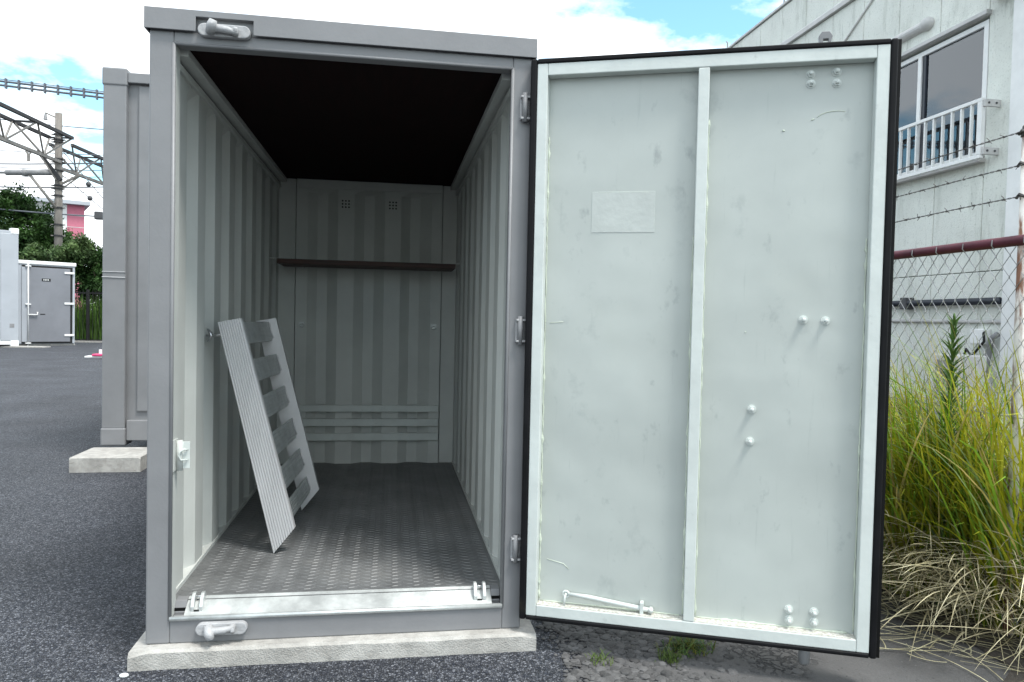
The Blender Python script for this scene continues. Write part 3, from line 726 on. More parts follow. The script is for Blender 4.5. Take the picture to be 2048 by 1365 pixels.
# pink and white thing on the asphalt beyond the container
pp = at(196, 716, 2, 0)
PW = thing('wheel_stop', 'small pink and white plastic block lying on the asphalt past the closed container', 'plastic block', (pp.x, pp.y, 0))
B(pp.x - 0.28, pp.x + 0.5, pp.y - 0.1, pp.y + 0.15, 0, 0.045).build('foot', 'white', PW, 0.01)
B(pp.x - 0.10, pp.x + 0.5, pp.y - 0.14, pp.y + 0.10, 0.0455, 0.10).build('body', 'pink', PW, 0.02)
B(pp.x - 0.02, pp.x + 0.5, pp.y + 0.101, pp.y + 0.15, 0.0455, 0.20).build('handle', 'white', PW, 0.01)

# ------------------------------------------------------------------ far storage units
def on_turned(piv, ang_):
    e = Vector((math.cos(ang_), math.sin(ang_), 0)); nn = Vector((e.y, -e.x, 0))
    def f(u, v):
        d = FWD + RGT * ((u - 1024) / F) - UPV * ((v - 682.5) / F)
        P = CAM + d * ((piv - CAM).dot(nn) / d.dot(nn))
        return Vector((piv.x + (P - piv).dot(e), piv.y, P.z))
    return f
TURN = R(38)
pB = at(150, 690, 2, 0.02); yB = pB.y; pB.z = 0
fB = on_turned(pB, TURN)
bx0, bx1 = fB(36, 600).x, fB(150, 600).x; bz1 = fB(150, 527).z; bz0 = 0.06
FB = thing('storage_unit', 'small grey storage unit with one flat door, three white hinges and a black name plate', 'container', tuple(pB)); FB.rotation_euler.z = TURN
B(bx0, bx1, yB, yB + 2.4, bz0, bz1 - 0.12).build('body', 'farpaint', FB, 0.02)
B(bx0 - 0.03, bx1 + 0.03, yB - 0.03, yB + 2.43, bz1 - 0.12, bz1).build('roof', 'white', FB, 0.02)
B(bx0, bx1 + 0.02, yB + 0.05, yB + 2.4, 0, bz0).build('base_beam', 'conc', FB)
dx0, dx1 = fB(56, 600).x, fB(140, 600).x; dz0, dz1 = fB(100, 684).z, fB(100, 537).z
B(fB(43, 600).x, fB(145, 600).x, yB - 0.006, yB + 0.001, dz0 - 0.05, dz1 + 0.06).build('door_seal', 'black', FB)
B(dx0, dx1, yB - 0.03, yB - 0.0065, dz0, dz1).build('door', 'fardoor', FB, 0.008)
B(fB(43, 600).x, dx0 - 0.02, yB - 0.03, yB - 0.0065, dz0, dz1).build('side_panel', 'farpaint', FB, 0.008)
MB().tube([(dx0 - 0.01, yB - 0.06, dz0 - 0.12), (dx0 - 0.01, yB - 0.06, dz1 + 0.12)], 0.022, 8).build('lock_bar', 'white', FB, smooth=True)
for zz in (dz0 - 0.04, dz0 + 1.2, dz1 + 0.03):
    B(dx0 - 0.09, dx0 + 0.07, yB - 0.085, yB - 0.028, zz - 0.02, zz + 0.02).build('bar_guide', 'white', FB, 0.01)
hxs = fB(128, 600).x
for v in (547, 608, 671):
    z = fB(135, v).z; B(hxs, bx1 - 0.03, yB - 0.055, yB - 0.0305, z - 0.035, z + 0.035).build('hinge', 'white', FB, 0.012)
hp = fB(72, 628); MB().tube([(hp.x - 0.25, yB - 0.07, hp.z - 0.03), (hp.x + 0.02, yB - 0.08, hp.z - 0.03), (hp.x + 0.02, yB - 0.08, hp.z + 0.06)], 0.022, 8).build('handle', 'white', FB, smooth=True)
hp = fB(85, 629); B(hp.x - 0.07, hp.x + 0.07, yB - 0.036, yB - 0.0305, hp.z - 0.015, hp.z + 0.015).build('key_plate', 'black', FB)
hp = fB(92, 560.5); sg = B(hp.x - 0.125, hp.x + 0.125, yB - 0.037, yB - 0.0305, hp.z - 0.045, hp.z + 0.045).build('name_plate', 'black', FB)
for i, (a, b_) in enumerate(((-.085, -.055), (-.045, -.012), (-.002, .03), (.04, .075))):
    t_ = MB()
    for q in range(3): t_.box(hp.x + a, hp.x + b_, yB - 0.040, yB - 0.0375, hp.z - 0.02 + q * 0.016, hp.z - 0.012 + q * 0.016)
    t_.box(hp.x + (a + b_) / 2 - 0.004, hp.x + (a + b_) / 2 + 0.004, yB - 0.041, yB - 0.0376, hp.z - 0.024, hp.z + 0.028)
    t_.build('lettering', 'white', sg)

pA = at(39, 695, 2, 0.0); yA = pA.y; pA.z = 0
fA = on_turned(pA, TURN)
ax1 = fA(38, 600).x; az1 = fA(38, 461).z; az0 = 0.06
FA = thing('shutter_container', 'pale grey container with a roller shutter beside the small storage unit', 'container', tuple(pA)); FA.rotation_euler.z = TURN
B(ax1 - 2.4, ax1 - 0.02, yA + 0.13, yA + 2.2, az0 + 0.02, az1 - 0.06).build('body', 'farpaint', FA)
B(ax1 - 0.48, ax1 - 0.01, yA + 0.01, yA + 0.14, az0 + 0.14, az1 - 0.12).build('corner_post', 'farpaint', FA, 0.015)
B(ax1 - 2.4, ax1 - 0.2, yA + 0.02, yA + 0.14, az1 - 0.62, az1 - 0.03).build('head_box', 'farpaint', FA, 0.01)
B(ax1 - 2.4, ax1 - 0.20, yA + 0.02, yA + 0.14, az0 + 0.02, az0 + 0.17).build('sill_beam', 'white', FA, 0.01)
for z0_ in (az0 - 0.03, az1 - 0.13):
    B(ax1 - 0.22, ax1, yA, yA + 0.2, z0_, z0_ + 0.18).build('corner_casting', 'white', FA, 0.02)
B(ax1 - 0.24, ax1 - 0.12, yA + 0.004, yA + 0.0095, 0.60, 0.72).build('patch_plate', 'midgrey', FA)
zz = az0 + 0.18; slat = None
while zz < az1 - 0.66:
    if slat is None:
        slat = B(ax1 - 2.36, ax1 - 0.485, yA + 0.05, yA + 0.09, zz, zz + 0.07).build('shutter_slat', 'white', FA, 0.015); z_0 = zz
    else:
        c = slat.copy(); COL.objects.link(c); c.location.z += zz - z_0
    zz += 0.088
tag(B(ax1 - 0.9, ax1 + 0.75, yA - 0.2, yA + 0.35, 0, 0.03).build('base_slab', 'conc', loc=(ax1, yA, 0)), 'thin pale slab under the corner of the roller shutter container', 'concrete slab')

# ------------------------------------------------------------------ foliage helpers
def leafcloud(name, parent, m, blobs, n, size, seed, squash=1.0):
    r = random.Random(seed); b = MB(); b.tint = []
    clumps = []
    for (c, rad) in blobs:
        vol = rad[0] * rad[1] * rad[2]
        for _ in range(max(6, int(26 * vol ** 0.5))):
            while True:
                d = Vector((r.gauss(0, 1), r.gauss(0, 1), r.gauss(0, 1))).normalized()
                if d.z > -0.75: break
            k = r.uniform(0.55, 1.05)
            clumps.append((Vector(c) + Vector((d.x * rad[0], d.y * rad[1], d.z * rad[2])) * k, r.uniform(0.28, 0.5) * min(rad) * 0.75, r.uniform(0.65, 1.3)))
    for _ in range(n):
        c, cr, tn = r.choice(clumps)
        d = Vector((r.gauss(0, 0.55), r.gauss(0, 0.55), r.gauss(0, 0.45)))
        p = c + d * cr
        nrm = (Vector((r.gauss(0, .7), r.gauss(0, .7), r.gauss(0.5, .6)))).normalized()
        a = nrm.cross(Vector((r.uniform(-1, 1), r.uniform(-1, 1), r.uniform(-1, 1)))).normalized(); bb = nrm.cross(a)
        L = size * r.uniform(0.6, 1.3); wd = L * r.uniform(0.35, 0.55)
        k = len(b.v)
        b.v += [tuple(p - a * L / 2), tuple(p + bb * wd / 2 + nrm * 0.08 * L), tuple(p + a * L / 2), tuple(p - bb * wd / 2 + nrm * 0.08 * L)]
        b.f.append((k, k + 1, k + 2, k + 3)); t_ = tn * r.uniform(0.75, 1.25); b.tint.append((t_, t_ * r.uniform(0.95, 1.05), t_ * 0.9, 1))
    return b.build(name, m, parent)

def tree_thing(name, label, cat, base, blobs, n, size, m, seed, group=None, tr=0.16, top=None):
    t_ = thing(name, label, cat, base, group)
    base = Vector(base); top = Vector(top) if top else Vector(blobs[0][0])
    tk = MB(); mid = base.lerp(top, 0.5) + Vector((0.08, 0.05, 0))
    tk.tube([base - Vector((0, 0, 0.05)), mid, top], [tr, tr * 0.75, tr * 0.35], 8); tko = tk.build('trunk', 'trunk', t_, smooth=True)
    for c, rad in blobs:
        MB().tube([base.lerp(top, 0.55), base.lerp(top, 0.6).lerp(Vector(c), 0.5), Vector(c)], [tr * 0.5, tr * 0.32, tr * 0.15], 6).build('limb', 'trunk', tko, smooth=True)
    leafcloud('crown', t_, m, blobs, n, size, seed)
    return t_
yT = yB + 7.5
def tp(u, v, y=None): return tuple(at(u, v, 1, y if y else yT))
b0 = at(30, 690, 1, yT)
tree_thing('broadleaf_tree', 'dark green broadleaf tree rising behind the roller shutter container', 'tree', (b0.x, yT, 0),
    [(tp(15, 440), (1.7, 1.4, 1.15)), (tp(60, 470), (1.3, 1.2, 0.9)), (tp(-40, 450), (1.8, 1.5, 1.3)), (tp(95, 487), (0.8, 0.9, 0.55)), (tp(30, 415), (1.0, 1.0, 0.7)), (tp(20, 510), (1.9, 1.2, 1.1)), (tp(100, 510), (1.2, 1.0, 0.8))], 26000, 0.17, 'leafd', 21, tr=0.22)
yH = yB + 4.6
for i, (u, v, rx, rz, mm, lab) in enumerate(((75, 522, 1.3, 0.65, 'leafm', 'pale green shrub mass with white flowers behind the small storage unit'),
        (135, 515, 1.1, 0.75, 'leafm', 'mid green shrub behind the right corner of the small storage unit'),
        (188, 540, 0.95, 1.0, 'leafd', 'dense dark shrub beside the closed container, hanging over the dark fence'))):
    c_ = at(u, v, 1, yH); 
    tree_thing('shrub', lab, 'shrub', (c_.x, yH, 0), [(tuple(c_), (rx, 0.9, rz)), ((c_.x + 0.2, yH, c_.z - 1.0), (rx * 0.9, 0.8, 0.9)), ((c_.x + 0.5, yH - 0.1, c_.z + 0.1), (rx * 0.7, 0.7, rz * 0.8))], 9000, 0.15, mm, 31 + i, tr=0.07)
# undergrowth behind the dark fence
ug = MB(); ug.tint = []; r = random.Random(77)
x0_, x1_ = at(140, 690, 1, yH - 1).x, at(300, 690, 1, yH - 1).x
def blade(b, base, az, L, th0, th1, w_, r, tint, seg=6, tw=0.0, power=1.4, zmin=None):
    p = Vector(base); h = Vector((math.cos(az), math.sin(az), 0)); side = Vector((-math.sin(az), math.cos(az), 0))
    k = len(b.v)
    for i in range(seg + 1):
        t = i / seg; th = th0 + (th1 - th0) * t ** power
        ww = w_ * (1 - t ** 2.2) * (0.6 + 0.4 * min(1, t * 4)) * 0.5 + 0.0004
        sd = side * math.cos(tw * t) + Vector((0, 0, 1)) * math.sin(tw * t)
        b.v += [tuple(p - sd * ww), tuple(p + sd * ww)]
        p = p + (h * math.sin(th) + Vector((0, 0, 1)) * math.cos(th)) * (L / seg)
        if zmin is not None and p.z < zmin: p.z = zmin + r.uniform(0, 0.012)
    for i in range(seg):
        b.f.append((k + 2 * i, k + 2 * i + 1, k + 2 * i + 3, k + 2 * i + 2)); b.tint.append(tint)
for _ in range(2600):
    t_ = r.uniform(0.6, 1.6)
    blade(ug, (r.uniform(x0_, x1_), yH - 0.6 + r.uniform(-0.6, 0.4), 0), r.uniform(0, 6.28), r.uniform(0.5, 1.9), 0.05, r.uniform(0.3, 1.2), 0.045, r, (t_, t_, t_ * 0.8, 1), seg=4)
tag(ug.build('undergrowth', 'weed', loc=((x0_ + x1_) / 2, yH - 0.6, 0)), 'tall green undergrowth behind the dark fence', 'undergrowth', kind='stuff')
yF = yB + 2.6
f0, f1 = at(120, 690, 1, yF).x, at(300, 690, 1, yF).x; fz = at(170, 582, 1, yF).z
FN = thing('picket_fence', 'dark thin-barred metal fence in front of the undergrowth', 'fence', ((f0 + f1) / 2, yF, 0))
for z in (0.08, fz - 0.08): MB().bar((f0, yF, z), (f1, yF, z), 0.03, 0.05).build('rail', 'black', FN)
xx = f0; src = None
while xx < f1:
    if src is None: src = MB().bar((xx, yF, 0.05), (xx, yF, fz), 0.014, 0.014).build('picket', 'black', FN); sx = xx
    else:
        c = src.copy(); COL.objects.link(c); c.location.x += xx - sx
    xx += 0.11
for u in (176, 230):
    xp = at(u, 690, 1, yF).x; MB().bar((xp, yF - 0.03, 0), (xp, yF - 0.03, fz + 0.05), 0.07, 0.07).build('post', 'black', FN)
tag(B(f0, f1, yF - 0.15, yF + 0.15, 0, 0.06).build('kerb', 'conc', loc=((f0 + f1) / 2, yF, 0)), 'low concrete kerb under the dark fence', 'kerb')

# ------------------------------------------------------------------ railway gantry, pole and wires
ZTOP, ZBOT = 8.2, 7.2
q = at(117, 276, 2, ZTOP); yP = q.y
ppx = at(117, 400, 1, yP).x; pzt = at(117, 227, 1, yP).z
PO = thing('catenary_pole', 'grey-brown concrete railway pole with steel bands and a short top arm', 'pole', (ppx, yP, 0))
MB().tube([(ppx, yP, 0), (ppx, yP, pzt)], [0.17, 0.135], 14).build('shaft', 'poleconc', PO, smooth=True)
for v in (270, 280, 285, 319, 325, 342, 372, 378, 392, 416, 450, 472):
    z = at(117, v, 1, yP).z; MB().tube([(ppx, yP, z - 0.03), (ppx, yP, z + 0.03)], 0.185, 14).build('band', 'trussdark', PO)
    B(ppx - 0.27, ppx + 0.25, yP - 0.05, yP + 0.05, z - 0.02, z + 0.02).build('band_lug', 'truss', PO)
a0, a1 = at(91, 226, 1, yP), at(113, 236, 1, yP)
MB().tube([a1, a0], 0.035, 6).build('top_arm', 'truss', PO)
MB().tube([(a0.x, yP, a0.z), (a0.x, yP, a0.z - 0.28)], [0.03, 0.09], 8).build('insulator', 'midgrey', PO)
GT = thing('truss_gantry', 'grey lattice steel gantry beam spanning the tracks through the concrete pole', 'gantry', (ppx, yP, ZBOT))
def truss(u0, v0, u1, v1, n, ext0=0.0, ext1=0.0):
    A = at(u0, v0, 2, ZTOP); E_ = at(u1, v1, 2, ZTOP); d = (E_ - A); A = A - d * ext0; E_ = E_ + d * ext1; d = E_ - A
    s = Vector((-d.y, d.x, 0)).normalized() * 0.45
    for k in (-1, 1):
        MB().bar(A + s * k, E_ + s * k, 0.12, 0.12).build('top_chord', 'trussdark', GT)
    lo0 = A.copy(); lo0.z = ZBOT; lo1 = E_.copy(); lo1.z = ZBOT
    MB().bar(lo0, lo1, 0.12, 0.12).build('bottom_chord', 'truss', GT)
    for i in range(n):
        t0, tm, t1 = i / n, (i + .5) / n, (i + 1) / n
        for k in (-1, 1):
            lo = lo0 + (lo1 - lo0) * tm
            MB().bar(A + d * t0 + s * k, lo, 0.06, 0.06).build('web_bar', 'truss', GT)
            MB().bar(A + d * t1 + s * k, lo, 0.06, 0.06).build('web_bar', 'truss', GT)
        MB().bar(A + d * t1 + s, A + d * t1 - s, 0.08, 0.06).build('cross_bar', 'trussdark', GT)
truss(0, 220, 122, 276, 4, ext0=1.5)
truss(122, 290, 201, 324, 3, ext1=1.2)
def seg3(u0, v0, u1, v1, y=None): y = y or yP; return at(u0, v0, 1, y), at(u1, v1, 1, y)
def abar(name, m, u0, v0, u1, v1, w_, par, y=None):
    a, b_ = seg3(u0, v0, u1, v1, y); MB().bar(a, b_, w_, w_).build(name, m, par)
abar('brace', 'trussdark', 75, 302, 122, 361, 0.13, GT, yP - 0.25); abar('brace', 'truss', 78, 306, 112, 360, 0.06, GT, yP - 0.3)
abar('brace', 'truss', 124, 368, 160, 350, 0.08, GT); abar('brace', 'truss', 124, 378, 162, 351, 0.05, GT)
abar('hanger', 'truss', 50, 295, 57, 312, 0.07, GT); abar('hanger', 'truss', 65, 300, 57, 312, 0.05, GT); abar('hanger', 'truss', 57, 311, 57, 323, 0.09, GT)
ar = thing('bracket_arm', 'horizontal tubular wire bracket with a slanting strut on the concrete pole', 'bracket', (ppx, yP, at(60, 346, 1, yP).z))
a, b_ = seg3(-120, 345, 113, 346, yP - 0.2); MB().tube([a, a.lerp(b_, .55), a.lerp(b_, .56), b_], [0.05, 0.05, 0.11, 0.11], 10).build('tube', 'midgrey', ar, smooth=True)
a, b_ = seg3(57, 347, 112, 416, yP - 0.2); MB().tube([a, b_], 0.055, 8).build('strut', 'truss', ar, smooth=True)
a, b_ = seg3(50, 340, 50, 352, yP - 0.2); MB().tube([a, b_], 0.13, 8).build('clamp', 'midgrey', ar, smooth=True)
def wire(u0, v0, u1, v1, r_, label, grp=None, y=None):
    y = y or yP; sl = (v1 - v0) / (u1 - u0)
    a, b_ = at(u0 - 260, v0 - sl * 260, 1, y), at(u1 + 260, v1 + sl * 260, 1, y)
    pts = [a.lerp(b_, i / 12) - Vector((0, 0, 0.25 * (1 - (2 * i / 12 - 1) ** 2) - 0.2)) for i in range(13)]
    return tag(MB().tube(pts, r_, 5).build('overhead_wire', 'wire', loc=tuple(a.lerp(b_, .5))), label, 'wire', grp)
for (v0, v1, rr_, lab) in ((300, 309, .016, 'thin overhead wire passing just under the gantry bottom chord'), (327, 325, .03, 'thick overhead wire running level just above the tubular bracket'),
        (334, 340, .016, 'thin overhead wire sloping between the thick wire and the tubular bracket'), (373, 373, .028, 'thick level overhead wire above the tree and below the bracket'),
        (378, 384, .013, 'hair-thin overhead wire just under the thick wire above the tree'), (351, 353, .012, 'hair-thin overhead wire just under the tubular bracket')):
    wire(0, v0, 200, v1, rr_, lab, 'railway wires past the pole')
wire(67, 245, 201, 257, .02, 'overhead wire carried by the short arm on top of the pole')
wire(80, 424, 193, 431, .03, 'low overhead cable in front of the pink building ending in a dark box')
bxp = at(197, 432, 1, yP); tag(B(bxp.x - 0.14, bxp.x + 0.16, yP - 0.12, yP + 0.12, bxp.z - 0.16, bxp.z + 0.17).build('junction_box', 'darkgrey', bevel=0.04, loc=tuple(bxp)), 'dark box hanging on the low cable by the closed container edge', 'junction box')
def guy(u0, v0, u1, v1, ui, vi, lab):
    a, b_ = seg3(u0, v0, u1, v1); b_ = a + (b_ - a) * 1.8
    g_ = thing('guy_wire', lab, 'wire', tuple(a)); MB().tube([a, b_], 0.018, 5).build('strand', 'wire', g_)
    c_ = at(ui, vi, 1, yP); MB().ball(c_, 0.11, 8, 5).build('insulator', 'darkgrey', g_, smooth=True)
guy(122, 299, 201, 391, 177, 369, 'upper slanting stay wire with a round insulator leaving the pole')
guy(122, 349, 201, 415, 180, 397, 'lower slanting stay wire with a round insulator leaving the pole')
CB = thing('cable_bundle', 'thick double cable with spacer clips high above the gantry', 'cable', tuple(at(100, 176, 1, yP)))
for dv in (0, 8):
    a, b_ = seg3(-200, 138 + dv, 420, 214 + dv); MB().tube([a, b_], 0.045, 6).build('strand', 'wire', CB)
a, b_ = seg3(-200, 134, 420, 210)
MB().tube([a, b_], 0.018, 5).build('strand', 'wire', CB)
for i in range(24):
    c_ = at(-196 + i * 26, 138 + i * 3.19, 1, yP); MB().box(c_.x - 0.03, c_.x + 0.03, yP - 0.06, yP + 0.06, c_.z - 0.28, c_.z + 0.12).build('spacer_clip', 'wire', CB)
# pink and white building beyond
pK = at(169, 410, 1, 58.0); pK.z = 0; yK = 58.0
kp = on_turned(pK, R(26))
PB = thing('pink_building', 'distant white building with a pink end wall and a thin overhanging flat roof', 'building', tuple(pK)); PB.rotation_euler.z = R(26)
kz = kp(150, 411).z
B(kp(40, 410).x, kp(134, 410).x, yK, yK + 9, 0, kz).build('wall', 'white', PB)
B(kp(134, 410).x + 0.01, pK.x, yK - 0.01, yK + 9, 0, kz).build('end_wall', 'pinkwall', PB)
for v in (432, 455, 475):
    z = kp(150, v).z; B(kp(134, 410).x + 0.01, pK.x, yK - 0.02, yK - 0.0105, z - 0.02, z + 0.02).build('wall_joint', 'offwhite', PB)
B(kp(30, 410).x, kp(179, 410).x, yK - 0.6, yK + 9.5, kz + 0.01, kz + 0.28).build('roof', 'farpaint', PB)

# ------------------------------------------------------------------ building on the right
XW = 6.5
wb = lambda u, v: at(u, v, 0, XW)
BD = thing('panel_building', 'pale weathered panel building with an upstairs window beyond the chain-link fence', 'building', (XW, 8, 0))
PIT = 0.668; yc = [3.535] + [3.87 + PIT * i for i in range(0, 17)]
zrows = [(0.0, 1.755), (1.763, 5.30), (5.40, 5.93)]
WY0, WY1, WZ0, WZ1 = 3.88, 5.86, 2.90, 4.22
for i in range(len(yc) - 1):
    ya, yb2 = yc[i] + 0.004, yc[i + 1] - 0.004
    for z0_, z1_ in zrows:
        inwin = i in (1, 2, 3) and z0_ < WZ0 < z1_
        for za, zb_ in (((z0_, WZ0 - 0.03), (WZ1 + 0.03, z1_)) if inwin else ((z0_, z1_),)):
            B(XW, XW + 0.08, ya, yb2, za, zb_).build('wall_panel', 'wallp', BD, 0.006)
core = MB()
yE = yc[-1]
core.box(XW + 0.03, XW + 6, 3.54, WY0 - 0.005, 0, 5.94); core.box(XW + 0.03, XW + 6, WY1 + 0.005, yE - 0.01, 0, 5.94)
core.box(XW + 0.03, XW + 6, WY0 - 0.005, WY1 + 0.005, 0, WZ0 - 0.04); core.box(XW + 0.03, XW + 6, WY0 - 0.005, WY1 + 0.005, WZ1 + 0.04, 5.94)
core.box(XW + 1.2, XW + 6, WY0 - 0.005, WY1 + 0.005, WZ0 - 0.04, WZ1 + 0.04)
core.build('wall_core', 'midgrey', BD)
MB().prism([(XW - 0.05, 5.305), (XW + 0.02, 5.305), (XW + 0.02, 5.395), (XW - 0.02, 5.395), (XW - 0.05, 5.36)], 3.54, yE, axis=1).build('string_course', 'offwhite', BD)
B(XW - 0.03, XW + 0.2, 3.54, yE, 5.941, 5.975).build('roof_coping', 'offwhite', BD, 0.004)
for i in range(4):
    yy = 5.9 + i * 1.9; MB().tube([(XW - 0.02, yy, 5.97), (XW - 0.02, yy, 6.06), (XW - 0.02, yy + 0.05, 6.10)], 0.012, 6).build('coping_hook', 'midgrey', BD)
B(XW - 0.05, XW + 6, 2.0, 3.534, 0, 6.2).build('white_pillar', 'white', BD, 0.01)
B(XW - 0.30, XW - 0.001, 3.54, 3.78, 4.36, 4.46).build('hood', 'darkgrey', BD, 0.006)
# window
WN = B(XW + 0.005, XW + 0.07, WY0, WY0 + 0.06, WZ0, WZ1).build('window', 'white', BD, 0.004)
B(XW + 0.005, XW + 0.07, WY1 - 0.06, WY1, WZ0, WZ1).build('frame', 'white', WN, 0.004)
B(XW + 0.006, XW + 0.069, WY0 + 0.0605, WY1 - 0.0605, WZ1 - 0.05, WZ1).build('frame', 'white', WN, 0.004)
B(XW + 0.006, XW + 0.069, WY0 + 0.0605, WY1 - 0.0605, WZ0, WZ0 + 0.05).build('frame', 'white', WN, 0.004)
B(XW - 0.002, XW + 0.060, 4.81, 4.865, WZ0 + 0.0505, WZ1 - 0.0505).build('mullion', 'white', WN, 0.004)
B(XW + 0.015, XW + 0.05, 4.76, 4.809, WZ0 + 0.0505, WZ1 - 0.0505).build('mullion', 'navy', WN, 0.003)
for a, b_ in ((WY0 + 0.0605, 4.759), (4.8655, WY1 - 0.0605)):
    B(XW + 0.034, XW + 0.039, a, b_, WZ0 + 0.0505, WZ1 - 0.0505).build('pane', 'glass', WN)
B(XW - 0.06, XW + 0.02, WY0 - 0.04, WY1 + 0.04, WZ1 + 0.031, WZ1 + 0.075).build('window_head', 'offwhite', BD, 0.005)
n = 0; yy = WY0 + 0.09
while yy < WY1 - 0.1:
    a = R(28); c_, s_ = math.cos(a) * 0.058, math.sin(a) * 0.058
    MB().quad((XW + 0.12 + s_, yy - c_, WZ0 + 0.25), (XW + 0.12 - s_, yy + c_, WZ0 + 0.25), (XW + 0.12 - s_, yy + c_, WZ1 - 0.02), (XW + 0.12 + s_, yy - c_, WZ1 - 0.02)).build('blind_slat', 'blind', WN)
    yy += 0.105
B(XW - 0.075, XW + 0.004, WY0 - 0.03, WY1 + 0.03, WZ0 - 0.075, WZ0 - 0.031).build('window_sill', 'offwhite', BD, 0.004)
# railing in front of the window
RX = XW - 0.16
g1 = at(1968, 195, 0, RX); g2 = at(1968, 315, 0, RX); rz1, rz0 = g1.z, g2.z; ry0 = g1.y; ry1 = ry0 + 2.05
RL = thing('window_railing', 'white window guard railing with square balusters under the upstairs window', 'railing', (RX, ry0 + 1, rz0))
B(RX - 0.02, RX + 0.02, ry0, ry1, rz1 - 0.035, rz1).build('top_rail', 'white', RL, 0.004)
B(RX - 0.02, RX + 0.02, ry0, ry1, rz0, rz0 + 0.035).build('bottom_rail', 'white', RL, 0.004)
for yy in (ry0, ry1 - 0.05): B(RX - 0.021, RX + 0.021, yy - 0.001, yy + 0.055, rz0 + 0.0355, rz1 - 0.0355).build('end_post', 'white', RL, 0.004)
yy = ry0 + 0.135
while yy < ry1 - 0.08:
    B(RX - 0.014, RX + 0.014, yy, yy + 0.019, rz0 + 0.0355, rz1 - 0.0355).build('baluster', 'white', RL); yy += 0.128
for z in (rz0 + 0.03, rz1 - 0.09):
    for yy in (ry0 - 0.03, ry1 + 0.0015):
        o_ = B(RX - 0.01, XW - 0.0005, yy, yy + 0.028, z, z + 0.07).build('wall_bracket', 'offwhite', RL, 0.004)
        for q_ in (0.03, 0.11): MB().tube([(RX + q_, yy - 0.006, z + 0.035), (RX + q_, yy + 0.0005, z + 0.035)], 0.011, 8).build('bolt', 'darkgrey', o_)
# duct cover, cable, pipes on the wall
d1 = wb(1802, 75); d2 = wb(1858, 47)
def half(y0, y1, z, r_):
    pr = [(XW - 0.0005, z - r_ * 0.75)] + [(XW - r_ * math.sin(t), z - r_ * 0.75 * math.cos(t)) for t in [math.pi * i / 8 for i in range(1, 8)]] + [(XW - 0.0005, z + r_ * 0.75)]
    return MB().prism(pr, y0, y1, axis=1)
half(d2.y, 9.0, d2.z - 0.01, 0.075).build('pipe_cover', 'offwhite', BD, smooth=False)
MB().ball((XW - 0.02, d2.y, d2.z - 0.01), 0.09, 12, 8, (0.8, 1, .8)).build('pipe_cover_end', 'offwhite', BD, smooth=True)
a, b_ = wb(1752, -8), wb(1690, 85); a.x = b_.x = XW - 0.015; MB().tube([a, b_, b_ + (b_ - a) * 0.8], 0.012, 6).build('wall_cable', 'offwhite', BD, smooth=True)
z = wb(1900, 605).z
MB().tube([(XW - 0.06, 3.54, z), (XW - 0.06, 9, z - 0.02)], 0.035, 10).build('black_pipe', 'navy', BD, smooth=True)
for yy in (4.83, 6.6): B(XW - 0.11, XW - 0.001, yy - 0.05, yy + 0.05, z - 0.07, z + 0.06).build('pipe_clip', 'darkgrey', BD, 0.01)
z = wb(1900, 643).z; MB().tube([(XW - 0.02, 3.54, z), (XW - 0.02, 9, z)], 0.018, 8).build('wall_conduit', 'offwhite', BD, smooth=True)
m1, m2 = wb(1958, 658), wb(1982, 690)
B(XW - 0.10, XW - 0.001, m2.y, m1.y, m2.z, m1.z).build('meter_box', 'white', BD, 0.01)
MB().tube([(XW - 0.05, m2.y + .02, m1.z - .03), (XW - 0.12, m2.y - .04, m1.z - 0.04), (XW - 0.12, m2.y - .05, m1.z - 0.12), (XW - .12, m2.y + .1, m2.z - .12), (XW - .08, m1.y + .06, m2.z - .05), (XW - .08, m1.y + .12, m2.z - .2), (XW - .05, m1.y + .16, 0.2)], 0.012, 8).build('black_cable', 'black', BD, smooth=True)
MB().tube([(XW - .06, 3.55, m1.z - 0.05), (XW - .06, 3.62, m1.z - 0.09), (XW - .06, 3.66, m2.z - .15), (XW - .06, 3.70, m2.z - .4), (XW - .06, 3.72, 0.1)], 0.028, 8).build('grey_conduit', 'midgrey', BD, smooth=True)
# outdoor units behind the fence
def acunit(name, label, y0, y1, x0, z0, z1, m, front):
    t_ = thing(name, label, 'outdoor unit', (x0 + 0.15, (y0 + y1) / 2, 0))
    B(x0, x0 + 0.30, y0, y1, z0, z1).build('casing', m, t_, 0.012)
    cy_ = (y0 + y1) / 2; cz_ = (z0 + z1) / 2; rr_ = min(y1 - y0, z1 - z0) * 0.42
    B(x0 - 0.006, x0 - 0.0005, y0 + 0.05, y1 - 0.05, z0 + 0.05, z1 - 0.05).build('grille_plate', front, t_)
    for k in range(1, 5):
        MB().tube([(x0 - 0.012, cy_ + rr_ * k / 4 * math.cos(t), cz_ + rr_ * k / 4 * math.sin(t)) for t in [2 * math.pi * i / 20 for i in range(21)]], 0.004, 4).build('grille_ring', m, t_)
    for yy in (y0 + 0.06, y1 - 0.12): B(x0 + 0.02, x0 + 0.28, yy, yy + 0.06, 0.0, z0 + 0.001).build('foot', 'midgrey', t_)
ax_ = XW - 0.6
t1_, t2_ = at(1866, 708, 0, ax_), at(1914, 772, 0, ax_)
acunit('outdoor_unit', 'white air-conditioner outdoor unit on tall feet against the panel building', t2_.y, t1_.y, ax_, 0.45, t1_.z, 'offwhite', 'midgrey')
t1_, t2_ = at(1768, 790, 0, ax_ - 0.4), at(1848, 790, 0, ax_ - 0.4)
acunit('outdoor_unit', 'low outdoor unit with a black front beyond the chain-link fence', t2_.y, t1_.y + 0.2, ax_ - 0.4, 0.03, t1_.z, 'midgrey', 'black')

